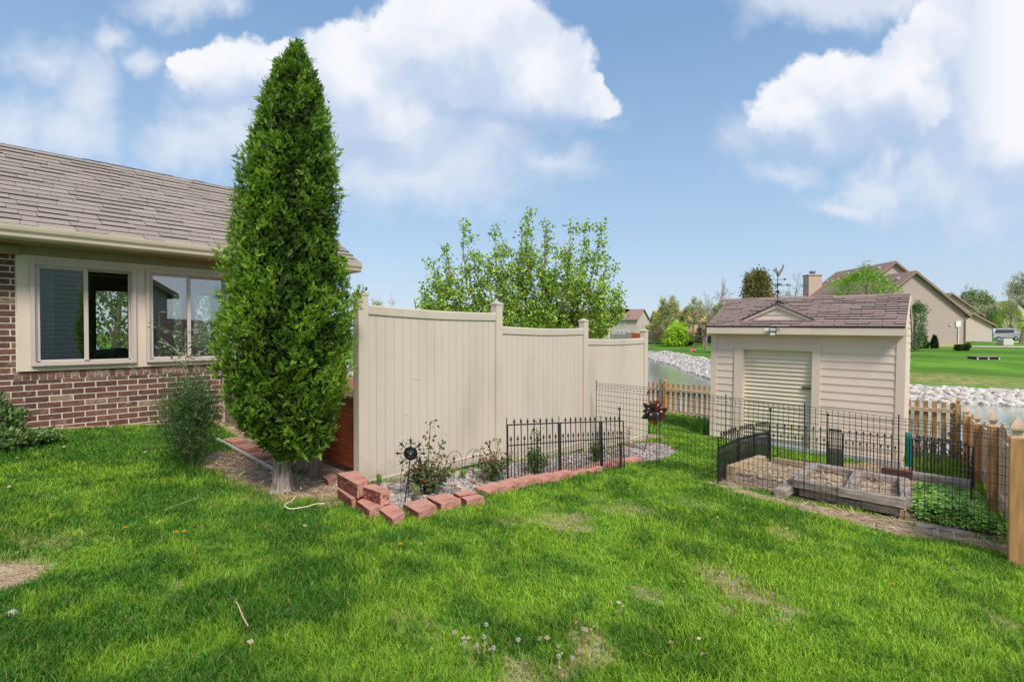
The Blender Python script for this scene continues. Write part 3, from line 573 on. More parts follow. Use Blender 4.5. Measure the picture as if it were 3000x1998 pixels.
# ================================================================= deck and skirting
dk=thing('deck','rust stained wooden deck between the house and the vinyl fence','deck',(0,0,0))
m=MB()
for i in range(5): m.bx(2.66,2.69,4.36,7.55,.115+i*.137,.115+i*.137+.131)
m.build('side_board',m_deck,dk,bevel=.003)
m=MB()
for i in range(9): m.bx(2.63+i*.145,2.63+i*.145+.138,4.36,7.56,.805,.835)
m.build('deck_board',m_deck,dk,bevel=.003)
m=MB(); m.bx(2.60,2.655,4.38,4.44,.57,.93); m.build('rail_post',m_cedar,dk,bevel=.003)
sk=thing('skirt_fence','low weathered grey board skirting fence behind the evergreen trunk','fence',(0,0,0))
m=MB(); k=0; vv=7.56
while vv>4.86:
    t_=(7.56-vv)/2.7; u0=2.50-.17*t_; c=rng.random()*.006; m.bx(u0-.01+c,u0+.012+c,vv-.092,vv,h1(u0,vv)-.03,.80-.20*t_+rng.random()*.01); vv-=.098
m.build('board',m_skirt,sk,bevel=.002)
m=MB(); m.bx(2.485,2.53,7.57,7.62,.1,.95); m.build('corner_trim',m_trim,sk)
p=G(925,1402); ws=MB(); ws.box((p[0],p[1],p[2]+.10),(.09,.09,.24),(0,0,.3)); o=ws.build('stub_post',m_skirt,None,bevel=.004); tag(o,'short cut-off square wooden post at the base of the deck','post')
p0,p1=PZ(637,1306,.17),PZ(803,1386,.10); em=MB(); em.beam((p0[0],p0[1],h1(p0[0],p0[1])+.03),(p1[0],p1[1],h1(p1[0],p1[1])+.03),.022,.028); o=em.build('edging_strip',simple('edging_white',(.55,.50,.46)),None,bevel=.003); tag(o,'white edging strip on the dirt beside the skirting fence','edging')
for k in range(4):
    t_=.12+k*.25; q=p0+(p1-p0)*t_; pm=MB(); pm.box((0,0,0),(.27,.17,.05)); o=pm.build('paver',m_block,None,bevel=.006); qx,qy=q[0]+.13,q[1]+.03; o.location=(qx,qy,h1(qx,qy)+.025); d=p1-p0; o.rotation_euler=(0,0,math.atan2(d[1],d[0])+rng.uniform(-.06,.06))
    tag(o,['red paver farthest back between the white edging strip and the skirting boards','second red paver from the house behind the white edging strip','third red paver from the house behind the white edging strip','red paver nearest the evergreen trunk behind the white edging strip'][k],'paver','pavers behind the edging strip')
# ================================================================= retaining blocks
def jag(mb_,amp,seed):   # roughened split faces
    rs=random.Random(seed)
    return mb_
def block(quad,zt,h,label,group='red retaining blocks edging the flower bed'):
    P=[PZ(x,y,zt) for x,y in quad]; c=sum(P)/4; poly=[(p[0]-c[0],p[1]-c[1]) for p in P]
    n=len(poly); a=sum(poly[i][0]*poly[(i+1)%n][1]-poly[(i+1)%n][0]*poly[i][1] for i in range(n)); poly=poly if a>0 else poly[::-1]
    mb=MB(); rs=random.Random(int(quad[0][0])); K=7; L=4; ring=[]
    for i in range(4):
        p,q=poly[i],poly[(i+1)%4]
        for j in range(K): t=j/K; ring.append((p[0]+(q[0]-p[0])*t,p[1]+(q[1]-p[1])*t,i))
    m=len(ring); vs=[]
    for l in range(L+1):
        for (x,y,i) in ring:
            r=math.hypot(x,y); k=(rs.random()-.5)*.014 if 0<l<L else (rs.random()-.5)*.004; vs.append((x*(1+k/r),y*(1+k/r),-h+h*l/L))
    fs=[(l*m+j,l*m+(j+1)%m,(l+1)*m+(j+1)%m,(l+1)*m+j) for l in range(L) for j in range(m)]+[tuple(range(m))[::-1],tuple(L*m+j for j in range(m))]
    mb.add(vs,fs); o=mb.build('retaining_block',m_block,None,bevel=.003); o.location=(c[0],c[1],zt); o.data.materials.append(m_split_shade)
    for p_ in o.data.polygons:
        if p_.normal.x<-.35 and abs(p_.normal.z)<.6: p_.material_index=1  # left-facing sides take the colour darkened for shade
    return tag(o,label,'block',group)
zb=h1(2.3,3.6)
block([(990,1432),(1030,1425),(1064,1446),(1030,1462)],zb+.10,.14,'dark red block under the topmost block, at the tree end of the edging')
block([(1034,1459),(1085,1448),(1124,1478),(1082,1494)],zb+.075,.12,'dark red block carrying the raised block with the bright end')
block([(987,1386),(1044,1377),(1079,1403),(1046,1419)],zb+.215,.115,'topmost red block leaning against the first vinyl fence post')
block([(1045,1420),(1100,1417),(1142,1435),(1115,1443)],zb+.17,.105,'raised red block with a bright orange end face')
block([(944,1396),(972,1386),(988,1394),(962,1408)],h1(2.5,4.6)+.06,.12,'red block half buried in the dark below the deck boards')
lowq=[([(1092,1477),(1152,1471),(1186,1500),(1150,1521)],'front corner block with a white paint spot on its top'),([(1182,1475),(1246,1459),(1278,1479),(1226,1501)],'first low block right of the front corner block'),
 ([(1250,1455),(1306,1443),(1350,1461),(1292,1476)],'long low block in front of the rose bush with dead leaves'),([(1328,1442),(1373,1432),(1399,1446),(1345,1452)],'block set back behind the block with a white mark'),
 ([(1350,1455),(1400,1447),(1419,1454),(1368,1466)],'small low block with a white mark, jutting onto the lawn')]
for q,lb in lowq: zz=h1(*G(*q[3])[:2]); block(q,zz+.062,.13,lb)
names=['low block just right of the one with a white mark','low block under the left end of the black finial panels','second low block under the black finial panels','third low block under the black finial panels','fourth low block under the black finial panels','fifth low block, below the middle black panel','sixth low block under the black finial panels','seventh low block under the black finial panels','low block under the right black finial panel','low block below the black ball-topped stake','last low block at the far end of the edging by the wire fence']
bl=blockpx[4:]; 
for i,(x,y) in enumerate(bl):
    a=G(*bl[max(i-1,0)]); c=G(*bl[min(i+1,len(bl)-1)]); d=Vector((c[0]-a[0],c[1]-a[1])).normalized(); nrm=Vector((-d.y,d.x)); p=G(x,y); sp=.5*math.hypot(c[0]-a[0],c[1]-a[1])/(1 if 0<i<len(bl)-1 else .5)
    L=min(.29,sp*.5*.98*1.0) if False else min(sp*.49,.17); wv=.085; zz=p[2]+.055+rng.uniform(-.008,.008); jr=rng.uniform(-.02,.02)
    corner=[Vector((p[0],p[1]))+d*(sx*L*(1 if sy<0 else .9))+nrm*(sy*wv+jr) for sx,sy in ((-1,-1),(1,-1),(1,1),(-1,1))]
    mb=MB(); 
    q=[(cc.x-p[0],cc.y-p[1]) for cc in corner]; mb.prism(q,-.12,0); o=mb.build('retaining_block',m_block,None,bevel=.007); o.location=(p[0],p[1],zz); o.rotation_euler=(rng.uniform(-.04,.04),rng.uniform(-.03,.03),0); tag(o,names[i],'block','red retaining blocks edging the flower bed')
# ================================================================= SHED (own frame: x = depth away, y = along the front towards the left)
SA=R(42.4-39.6*1.0)   # turned a little towards the viewer
sa=math.atan2(math.sin(YAW-R(39.6)),math.cos(YAW-R(39.6)))
fu=np.array([math.cos(R(39.6)),math.sin(R(39.6))]); fv=np.array([math.cos(R(39.6)),-math.sin(R(39.6))])
def shed_xy(up,vp):  # (u',v') -> D,r -> lot
    D=up*.7705+vp*.6374; r=up*.6374-vp*.7705; return DR(D,r)
sx,sy=shed_xy(10.38,.402); ax_,ay_=shed_xy(10.38,3.438); ang=math.atan2(ay_-sy,ax_-sx)-R(90)
SZ0=-.62
shed=thing('garden_shed','beige lap-sided garden shed with roll-up door and mauve shingle roof','shed',(sx,sy,0),0,None,(R(0.75),0,ang))
W=3.036; DP=2.44; EV2=EYE+.085   # local z is true height
def lap(mb,x,y0,y1,z0,z1,ex,axis,sgn,col=None,fn=None):
    z=z1; 
    while z>z0+.01:
        zl=max(z-ex,z0); a,c=(y0,y1) if fn is None else fn((z+zl)/2)
        if c-a>.02:
            if axis=='x': P=[(x,a,z),(x,c,z),(x+sgn*.012,c,zl),(x+sgn*.012,a,zl),(x,a,zl),(x,c,zl)]
            else: P=[(a,x,z),(c,x,z),(c,x+sgn*.012,zl),(a,x+sgn*.012,zl),(a,x,zl),(c,x,zl)]
            mb.add(P,[(0,1,2,3),(3,2,5,4),(0,3,4),(1,5,2),(0,4,5,1)],col)
        z=zl
    return mb
zt=1.36; d0,d1=1.29,2.44; zd=1.115
m=MB(); lap(m,0,.09,1.16,SZ0,zt,.133,'x',-1); lap(m,0,2.60,W-.09,SZ0,zt,.133,'x',-1); m.bx(-.004,.10,.0,d0-.09,SZ0-.1,zt+.05); m.bx(-.004,.10,d1+.09,W,SZ0-.1,zt+.05); m.bx(-.003,.10,d0-.09,d1+.09,zd,zt+.05)
m.build('front_wall',m_shedp,shed)
m=MB(); lap(m,0,.09,DP-.02,SZ0,1.55,.133,'y',-1); lap(m,0,.09,DP-.02,1.55,2.06,.133,'y',-1,None,lambda z:(max(.02,(z-1.53)/.424),min(DP-.02,DP-(z-1.53)/.424)))
m.bx(.0,DP,.0,.06,SZ0-.1,1.53); m.add([(0,.0,1.53),(DP,.0,1.53),(DP/2,.0,2.04),(0,.06,1.53),(DP,.06,1.53),(DP/2,.06,2.04)],[(0,1,2),(3,5,4)]); m.build('side_wall',m_shedp,shed)
m=MB(); m.bx(.1,DP,W-.06,W,SZ0-.1,1.53); m.add([(0,W,1.53),(DP,W,1.53),(DP/2,W,2.04)],[(0,2,1)]); m.bx(DP-.05,DP,.06,W-.06,SZ0-.1,1.53); m.build('back_walls',m_shedp,shed)
for y0,y1 in ((-.013,.10),(W-.10,W+.013)):
    m=MB(); m.bx(-.020,-.003,y0,y1,SZ0-.08,zt+.05); m.build('corner_board',m_shedt,shed,bevel=.002)
m=MB(); m.bx(.001,.10,-.022,-.0125,SZ0-.08,1.50); m.build('corner_board',m_shedt,shed,bevel=.002)
m=MB(); m.bx(-.028,-.004,d0-.13,d0,SZ0-.05,zd); m.build('door_trim',m_shedt,shed,bevel=.002)
m=MB(); m.bx(-.028,-.004,d1,d1+.165,SZ0-.05,zd); m.build('door_trim',m_shedt,shed,bevel=.002)
m=MB(); m.bx(-.031,-.004,d0-.14,d1+.175,zd+.001,zt-.13); m.build('door_header',m_shedt,shed,bevel=.002)
m=MB(); m.bx(-.018,-.003,.10,W-.10,zt,zt+.06); m.build('frieze_board',m_shedt,shed,bevel=.002)
m=MB(); zc=zd-.015; prof=[]; z=SZ0+.06; pit=.0745
while z<zc:
    for k,dx in enumerate((0,.004,.016,.019,.016,.004)): prof.append((.062-dx,z+pit*k/6.0))
    z+=pit
n=len(prof); m.add([(x,d0+.012,z) for x,z in prof]+[(x,d1-.012,z) for x,z in prof],[(i,i+1,i+1+n,i+n) for i in range(n-1)])
dr=m.build('roll_up_door',m_door,shed,smooth=True); m=MB(); m.bx(.035,.075,d0+.002,d1-.002,SZ0+.0,SZ0+.065); m.build('bottom_bar',simple('galvanised',(.55,.55,.56),.4,.6),dr)
m=MB(); m.bx(-.0,.06,d0-.001,d0+.012,SZ0,zd); m.build('door_track',m_shedt,dr); m=MB(); m.bx(-.0,.06,d1-.012,d1+.001,SZ0,zd); m.build('door_track',m_shedt,dr)
m=MB(); m.bx(.022,.04,d0+.02,d0+.16,.435,.475); m.bx(.005,.022,d0+.08,d0+.10,.42,.46); m.build('slide_latch',simple('latch_steel',(.13,.11,.09),.4,.5),dr)
m=MB(); m.bx(-.03,.8,-.0,W,SZ0-.16,SZ0-.0); m.build('skid_base',simple('base_grey',(.33,.34,.35),.8),shed)
# roof
f0=-.20; ov=.012; rz0=1.545; k_=.424; rl=math.hypot(DP/2+.2,(DP/2+.2)*k_)
m=MB(); rid=DP/2; rzt=rz0+(rid-f0)*k_
m.slab([(f0,-ov,rz0-.03),(rid,-ov,rzt-.03),(rid,W+ov+.04,rzt-.03),(f0,W+ov+.04,rz0-.03)],(0,0,.03)); m.slab([(DP+.2,-ov,rz0-.03),(DP+.2,W+ov+.04,rz0-.03),(rid+.001,W+ov+.04,rzt-.03),(rid+.001,-ov,rzt-.03)],(0,0,.03)); srf=m.build('roof',M('shed_deck',(.25,.17,.16),.9),shed)
cols2=[(.275,.202,.175),(.262,.192,.166),(.285,.21,.18)]
shingles(rng,(f0-.012,-ov-.012,rz0),(0,1,0),(1,0,k_),W+2*ov+.06,rl,.113,.335,cols2,.03,.010,gap=.006,jig=.004,bond=True,cv=.05).build('shingle_courses',m_shing,srf)
m=MB(); y=-ov
while y<W+.04: k=.9+.2*rng.random(); m.add([(rid-.11,y,rzt-.03),(rid-.11,y+.3,rzt-.028),(rid,y+.3,rzt+.022),(rid,y,rzt+.018),(rid+.11,y,rzt-.03),(rid+.11,y+.3,rzt-.028)],[(0,3,2,1),(3,4,5,2)],(.29*k,.19*k,.18*k)); y+=.3
m.build('ridge_cap',m_shing,srf)
m=MB(); m.bx(f0-.004,f0+.018,-ov,W+ov+.03,rz0-.135,rz0-.012); m.build('fascia',m_shedt,shed,bevel=.002)
m=MB(); m.bx(f0+.019,-.004,.0,W,rz0-.13,rz0-.12); m.build('soffit',m_shedp,shed)
m=MB(); m.slab([(f0,-ov-.02,rz0-.115),(rid,-ov-.02,rzt-.115),(rid,-ov-.02,rzt-.02),(f0,-ov-.02,rz0-.015)],(0,.02,0)); m.slab([(rid+.001,-ov-.02,rzt-.115),(DP+.2,-ov-.02,rz0-.115),(DP+.2,-ov-.02,rz0-.015),(rid+.001,-ov-.02,rzt-.02)],(0,.02,0)); m.build('rake_board',m_shedt,shed)
# false gable on the roof
c0,c1=1.295,2.505; cm=(c0+c1)/2; gx=.09; gz=rz0+(gx-f0)*k_-.004; ga=EYE+.50
dg=MB(); lap(dg,gx,c0,c1,gz,ga,.09,'x',-1,None,lambda z:(c0+(z-gz)/(ga-gz)*(cm-c0)+.03,c1-(z-gz)/(ga-gz)*(c1-cm)-.03)); dg.add([(gx+.001,c0,gz),(gx+.001,c1,gz),(gx+.001,cm,ga)],[(0,2,1)]); dgo=dg.build('false_gable',m_shedp,shed)
m=MB()
for s_,e_ in ((c0-.03,cm),(c1+.03,cm)): m.slab([(gx-.035,s_,gz-.01),(gx-.035,e_,ga+.012),(gx-.035,e_,ga-.05),(gx-.035,s_+(.10 if s_<cm else -.10),gz-.01)],(.022,0,0))
m.build('gable_trim',m_shedt,dgo)
m=MB(); bx_=gx+(ga+.02-gz)/k_
for s_ in (c0-.05,c1+.05): m.slab([(gx-.06,s_,gz+.0),(gx-.06,cm,ga+.024),(bx_,cm,ga+.024)],(0,0,.010),(.20,.13,.13))
m.build('gable_roof',m_shing,dgo)
# floodlight under the eave
def sloc(x,y,z): return (x,y,z)
fl=thing('floodlight','small black and white twin solar floodlight on the shed fascia','light',(0,0,0)); fl.parent=None
fm=Matrix.Translation(shed.location)@Euler((R(.75),0,ang)).to_matrix().to_4x4()
fp=fm@Vector((f0-.02,1.885,rz0-.075)); fl.location=fp; fl.rotation_euler=(R(.75),0,ang)
m=MB(); m.bx(-.03,.0,-.055,.055,-.03,.07); m.build('housing',m_blackm,fl,bevel=.004)
m=MB(); m.box((-.045,0,.02),(.03,.09,.05),(0,-.3,0)); m.bx(-.07,-.035,-.035,.035,-.075,-.03); m.build('lamp_head',simple('lamp_white',(.75,.75,.70)),fl,bevel=.003)
for s_ in(-1,1): m=MB(); m.box((-.03,s_*.10,.025),(.015,.08,.05),(0,0,s_*.5)); m.build('side_lens',simple('lens%d'%0,(.62,.60,.52)) if s_<0 else bpy.data.materials['lens0'],fl,bevel=.003)
# weathervane
wv=thing('weathervane','rooster weathervane with compass letters standing on the shed false gable','weathervane',fm@Vector((gx+.05,cm,ga+.02)),ang)
pz=0; m=MB(); m.tube([(0,0,0),(0,0,.60)],.007,8); m.build('rod',m_blackm,wv)
m=MB()
for k in range(4): a=k*math.pi/2+.6; m.tube([(0,0,.06),(math.cos(a)*.08,math.sin(a)*.08,.02),(math.cos(a)*.13,math.sin(a)*.13,-.01)],.01,6)
m.box((.02,-.10,.03),(.05,.16,.012),(.3,0,.1)); m.build('roof_mount',m_blackm,wv)
m=MB(); m.lathe((0,0,.235),[(.0,-.03),(.018,-.025),(.032,-.01),(.034,0),(.032,.01),(.018,.025),(0,.03)],14); m.build('ball',m_blackm,wv,smooth=True)
m=MB()
for a in (0.35,0.35+math.pi/2):
    d=Vector((math.sin(a),-math.cos(a),0)); m.tube([-d*.17+Vector((0,0,.345)),Vector((0,0,.36)),d*.17+Vector((0,0,.345))],.004,5); m.tube([d*t*.16+Vector((0,0,.35+.018*math.sin(t*9))) for t in [i/12-1 for i in range(25)]],.003,4)
cr=m.build('compass_arms',m_blackm,wv)
def letter(parent,ch,pos,yaw):
    cu=bpy.data.curves.new('letter','FONT'); cu.body=ch; cu.size=.085; cu.extrude=.004; cu.align_x='CENTER'; cu.align_y='CENTER'; cu.offset=.002
    o=bpy.data.objects.new('letter',cu); COL.objects.link(o); dg_=bpy.context.evaluated_depsgraph_get(); me=bpy.data.meshes.new_from_object(o.evaluated_get(dg_)); bpy.data.objects.remove(o)
    me.materials.clear(); me.materials.append(m_blackm); q=bpy.data.objects.new('compass_letter',me); COL.objects.link(q); q.parent=parent; q.location=pos; q.rotation_euler=(R(90),0,yaw)
fy=R(-48)
for ch,a,dd in (('N',0.35,.18),('S',0.35+math.pi,.18),('E',0.35+math.pi/2,.18),('W',.35-math.pi/2,.18)): letter(wv,ch,(math.sin(a)*dd,-math.cos(a)*dd,.345),R(-80)+a*.0)
m=MB(); q=(0,-1,0)   # arrow along local -y..y
m.tube([(0,-.12,.455),(0,.12,.455)],.004,5); m.slab([(-.004,-.16,.455),(-.004,-.10,.475),(-.004,-.10,.435)],(.008,0,0)); m.slab([(-.004,.15,.48),(-.004,.15,.43),(-.004,.10,.44),(-.004,.115,.455),(-.004,.10,.47)],(.008,0,0)); m.build('arrow',m_blackm,wv)
rp=[(-.005,.50),(.02,.505),(.045,.56),(.07,.60),(.09,.64),(.098,.69),(.112,.70),(.10,.72),(.092,.735),(.08,.72),(.072,.68),(.05,.64),(.02,.61),(-.01,.62),(-.02,.67),(-.045,.715),(-.03,.66),(-.075,.66),(-.095,.60),(-.07,.63),(-.045,.625),(-.07,.59),(-.035,.595),(-.03,.56)]
m=MB(); vs=[Vector((0,-y,z)) for y,z in rp]; 
m.slab([v+Vector((-.006,0,0)) for v in vs],(.012,0,0)); m.lathe((0,-.01,.565),[(0,-.05),(.014,-.03),(.024,0),(.02,.03),(0,.055)],8,None,0,(0,-.6,.8)); m.build('rooster',simple('rooster_metal',(.30,.30,.27),.4,.4),wv)
# ================================================================= picket fences
def finial(mb,c,w):
    x,y,z=c; prof=[(.62,0),(.62,.008),(.40,.014),(.36,.035),(.46,.05),(.66,.062),(.66,.078),(.52,.105),(.30,.135),(.02,.165)]
    mb.lathe((x,y,z),[(r*w,h*1.0) for r,h in prof],4,None,R(45))
bf=thing('picket_fence','cedar picket fence with flat tops along the pond behind the shed','fence',(0,0,0))
def fence_pt(v): return 14.45-.02*(v-.3)
bp=[.32,1.95+.35,4.55,6.9,9.2]
for v in bp:
    u=fence_pt(v); m=MB(); g=h1(u,v); m.bx(u-.055,u+.035,v-.045,v+.045,g-.2,-.06); po=m.build('post',m_cedar,bf,bevel=.004); m=MB(); finial(m,(u-.01,v,-.06),.085); m.build('finial',m_cedar,po)
for i in range(len(bp)-1):
    a,c=bp[i]+.05,bp[i+1]-.05
    for zz in (-.22,-.86):
        m=MB(); ua,uc=fence_pt(a),fence_pt(c); m.beam((ua-.012,a,zz),(uc-.012,c,zz),.035,.085); m.build('rail',m_cedarl,bf,bevel=.002)
    n=int((c-a)/.155)
    for k in range(n+1):
        v=a+.04+(c-a-.08)*k/n; u=fence_pt(v)+.017; m=MB(); tp=-.03+rng.uniform(-.01,.01); m.bx(u,u+.016,v-.043,v+.043,min(h1(u,v)+.02,-1.03),tp); m.build('picket',m_cedar,bf,bevel=.002)
rfn=thing('side_fence','pale cedar picket fence with scalloped top running down the right side','fence',(0,0,0))
F0=np.array([5.62,-.227]); F1=np.array([14.45,.32]); fd=(F1-F0)/np.linalg.norm(F1-F0); fnn=np.array([-fd[1],fd[0]])
fps=[(5.62,-.227,.80),(7.70,-.12,.60),(9.87,.01,.33),(12.03,.15,.17),(14.45,.32,-.05)]
for i,(u,v,z) in enumerate(fps[:4]):
    g=h1(u,v); m=MB(); m.box((u,v,(g-.2+z-.165)/2),(.09,.09,z-.165-g+.2),(0,0,math.atan2(fd[1],fd[0]))); po=m.build('post',m_cedar,rfn,bevel=.004)
    m=MB(); finial(m,(u,v,z-.165),.09 if i else .095); m.build('finial',m_cedarl,po)
sp=fps
for i in range(len(sp)-1):
    a=np.array(sp[i]); c=np.array(sp[i+1]); L=np.linalg.norm(c[:2]-a[:2]); n=int(L/.105)
    for q in (.22,.80):
        m=MB(); za=h1(a[0],a[1]); zc=h1(c[0],c[1]); m.beam((a[0]-.05*0,a[1]-.055,za+q),(c[0],c[1]-.055,zc+q),.035,.085); m.build('rail',m_cedarl,rfn)
    for k in range(n):
        t=(k+.5)/n; p=a+(c-a)*t; g=h1(p[0],p[1]); ht=(p[2]-.17-g); ht=ht-.17*math.sin(math.pi*t)+.03; m=MB(); x,y=p[0]-fnn[0]*.082,p[1]-fnn[1]*.082
        m.box((x,y,g+.03+ht/2),(.088,.016,ht),(0,0,math.atan2(fd[1],fd[0]))); m.build('picket',m_cedarl,rfn)
# ================================================================= wire mesh fence
wf=thing('wire_fence','black welded wire garden fence strung between thin step-in stakes','fence',(0,0,0))
def ptx(x,y,ztop=None): return G(x,y)
WP=[('A',1770,1374,None),('B',1924,1366,1137),('C',2125,1412,None),('D',2355,1468,1190),('E',2630,1520,1225),('F',2966,1595,1259)]
pts=[G(x,y) for _,x,y,_ in WP]
pts[0]=np.array([6.35,4.13,0]); pts[0][2]=h1(6.35,4.13)
def hz(i):
    x,y=WP[i][1:3]; zt_=WP[i][3]
    if zt_ is None: return None
    D=float(pts[i]@FW); return EYE+ray(x,zt_)[2]*D
tops=[None]*6
for i in range(6): tops[i]=hz(i)
tops[0]=pts[0][2]+1.0; tops[2]=pts[2][2]+1.02
print('WIRE',[(round(float(p[0]),2),round(float(p[1]),2),round(float(p[2]),2),round(t,2)) for p,t in zip(pts,tops)])
for i,p in enumerate(pts):
    if i in (2,): pass
    m=MB(); m.tube([(p[0],p[1],p[2]-.05),(p[0],p[1],tops[i]+.02)],.0055 if i<5 else .007,8); m.lathe((p[0],p[1],tops[i]+.02),[(.008,0),(.009,.008),(.003,.016)],8); m.build('stake',m_wire,wf)
m=MB(); d=(pts[2]-pts[1]); d/=np.linalg.norm(d[:2]); m.tube([(pts[1][0]+d[0]*.03,pts[1][1]+d[1]*.03,pts[1][2]),(pts[1][0]+d[0]*.045,pts[1][1]+d[1]*.045,tops[1]+.12)],.006,8); m.build('stake',m_wire,wf)
for i in range(5):
    a,c=pts[i],pts[i+1]; ta,tc_=tops[i],tops[i+1]; L=np.linalg.norm((c-a)[:2]); nv=int(round(L/.052)); dr_=(c-a)[:2]/L; nr=np.array([-dr_[1],dr_[0]])
    hs=[0.0,.028,.065,.1,.17,.25,.33,.41,.49,.57,.65,.73,.81,.89,.97]; offs={.028:0,.065:.022,.1:0}
    def pt(t,q):
        H_=(ta-a[2])*(1-t)+(tc_-c[2])*t; z=(ta*(1-t)+tc_*t)-q*H_; o_=.028 if abs(q-.065)<1e-6 else 0; x=a[:2]+(c-a)[:2]*t+nr*o_; return (x[0],x[1],z)
    m=MB()
    for q in hs: m.tube([pt(k/4,q) for k in range(5)],.0024,4,cap=False)
    for k in range(nv+1):
        t=(k+.0)/nv; m.tube([pt(t,q) for q in (0,.028,.065,.1,.55,.985)],.0024,4,cap=False)
    m.build('mesh_panel',m_wire,wf)
# ================================================================= black finial border panels
def finial_panel(a,c,parent,hgt=.62,lean=(0,0),n=8,short=True,low=.36,thick=.0085,fr=True):
    """a,c: base corners (x,y,z). One mesh = one welded panel"""
    a=Vector([float(q) for q in a]); c=Vector([float(q) for q in c]); m=MB(); L=(c-a).length; up=Vector((lean[0],lean[1],1)).normalized()
    P=lambda t,z:a+(c-a)*t+up*z
    t1=hgt*.90
    if fr: m.tube([P(0,0),P(0,t1)],thick*1.15,6); m.tube([P(1,0),P(1,t1)],thick*1.15,6)
    m.tube([P(0,t1),P(1,t1)],thick*.9,6); m.tube([P(0,low*hgt/.62),P(1,low*hgt/.62)],thick*.75,6); 
    def tip(p):
        m.lathe(p,[(thick*.9,0),(thick*1.7,.012),(thick*1.5,.02),(.0005,.052)],6,None,0,up)
    for k in range(n-1):
        t=(k+1)/n; m.tube([P(t,0),P(t,hgt*.925)],thick*.72,5); tip(P(t,hgt*.925))
    if short:
        for k in range(n):
            t=(k+.5)/n; zz=(low+.045)*hgt/.62; m.tube([P(t,0),P(t,zz)],thick*.62,5); tip(P(t,zz))
    return m.build('panel',m_blackm,parent)
bfn=thing('border_fence','three black finial border panels leaning in the gravel bed by the vinyl fence','fence',(0,0,0))
bp_=[G(1486,1417),G(1640,1395),G(1763,1380),G(1832,1372)]
lean=(.05,.06)
for i,(a,c,n,dx) in enumerate(((bp_[0],bp_[1],8,.01),(bp_[1],bp_[2],8,.02),(bp_[2],bp_[3],5,.02))):
    d=(c-a)/np.linalg.norm(c-a); finial_panel(a+d*dx,c-d*dx,bfn,.66,lean,n)
for i in range(3):
    p=bp_[i]; m=MB(); m.tube([(p[0],p[1],p[2]),(p[0]+lean[0]*.64,p[1]+lean[1]*.64,p[2]+.665)],.005,6); m.build('stake',m_blackm,bfn)
p=G(1818,1374); bs=thing('ball_stake','black stake with a round ball top beside the right finial panel','stake',p); m=MB(); m.tube([(0,0,0),(.01,.012,.30)],.014,8); m.tube([(0.01,.012,.28),(.03,.035,.74)],.0065,8); m.build('shaft',m_blackm,bs); m=MB(); m.lathe((.03,.035,.75),[(0,-.02),(.012,-.016),(.02,0),(.012,.016),(0,.02)],10); m.build('ball',m_blackm,bs,smooth=True)
gfn=thing('garden_border_fence','long run of black finial border panels around the vegetable beds','fence',(0,0,0))
gp_=[PZ(2103,1408,-.27),PZ(2160,1372,-.38),PZ(2208,1352,-.45),PZ(2253,1336,-.5)]
gp_=[np.array([p[0],p[1],h1(p[0],p[1])]) for p in gp_]
for i in range(3): finial_panel(gp_[i],gp_[i+1],gfn,.60,(0.02,0),8)
gq=[G(2256,1352),G(2424,1368),G(2468,1374),G(2632,1393)]
for i,(n,sh_) in enumerate(((8,True),(8,False),(8,True))): finial_panel(gq[i],gq[i+1],gfn,.60,(0,0),n,sh_)
gr_=[G(2672,1402),G(2850,1432)]
finial_panel(gr_[0],gr_[1],gfn,.64,(0,0),8); 
a=gr_[0]+np.array([.25,.05,0]); c=gr_[1]+np.array([.3,.05,0]); finial_panel(a,c,gfn,.60,(0,0),8)
e=G(2900,1500); finial_panel(gr_[1],np.array([7.55,.05,h1(7.55,.05)]),gfn,.55,(0,0),9)
m=MB()
for k in range(7):
    z=.06+k*.045
    for i in range(3): m.tube([gp_[i]+np.array([0,0,z+.01]),gp_[i+1]+np.array([0,0,z])],.0035,4)
for i in range(3):
    for k in range(26): t=k/26; p=gp_[i]+(gp_[i+1]-gp_[i])*t; m.tube([p+np.array([0.01,0,.03]),p+np.array([.01,0,.34])],.002,3)
m.build('netting',m_wire,gfn)
m=MB(); 
for k in range(22): t=k/21; p=gq[1]+(gq[2]-gq[1])*t; m.tube([p+np.array([-.02,0,.0]),p+np.array([-.02,0,.30])],.0035,4)
for k in range(16): m.tube([gq[1]+np.array([-.02,0,k*.02]),gq[2]+np.array([-.02,0,k*.02])],.0035,4)
m.build('netting',m_wire,gfn)
for i,(p,lb) in enumerate(((gq[0],'black ball-topped stake at the left corner of the beds in front of the shed door'),(gq[1],'black ball-topped stake at the middle of the beds in front of the shed'))):
    b_=thing('ball_stake',lb,'stake',p,0,'ball-topped stakes in front of the shed'); m=MB(); m.tube([(0,0,0),(0,0,.79)],.008,8); m.tube([(0,0,0),(0,0,.40)],.016,8); m.build('shaft',m_blackm,b_); m=MB(); m.lathe((0,0,.80),[(0,-.02),(.014,-.016),(.022,0),(.014,.016),(0,.02)],10); m.build('ball',m_blackm,b_,smooth=True)
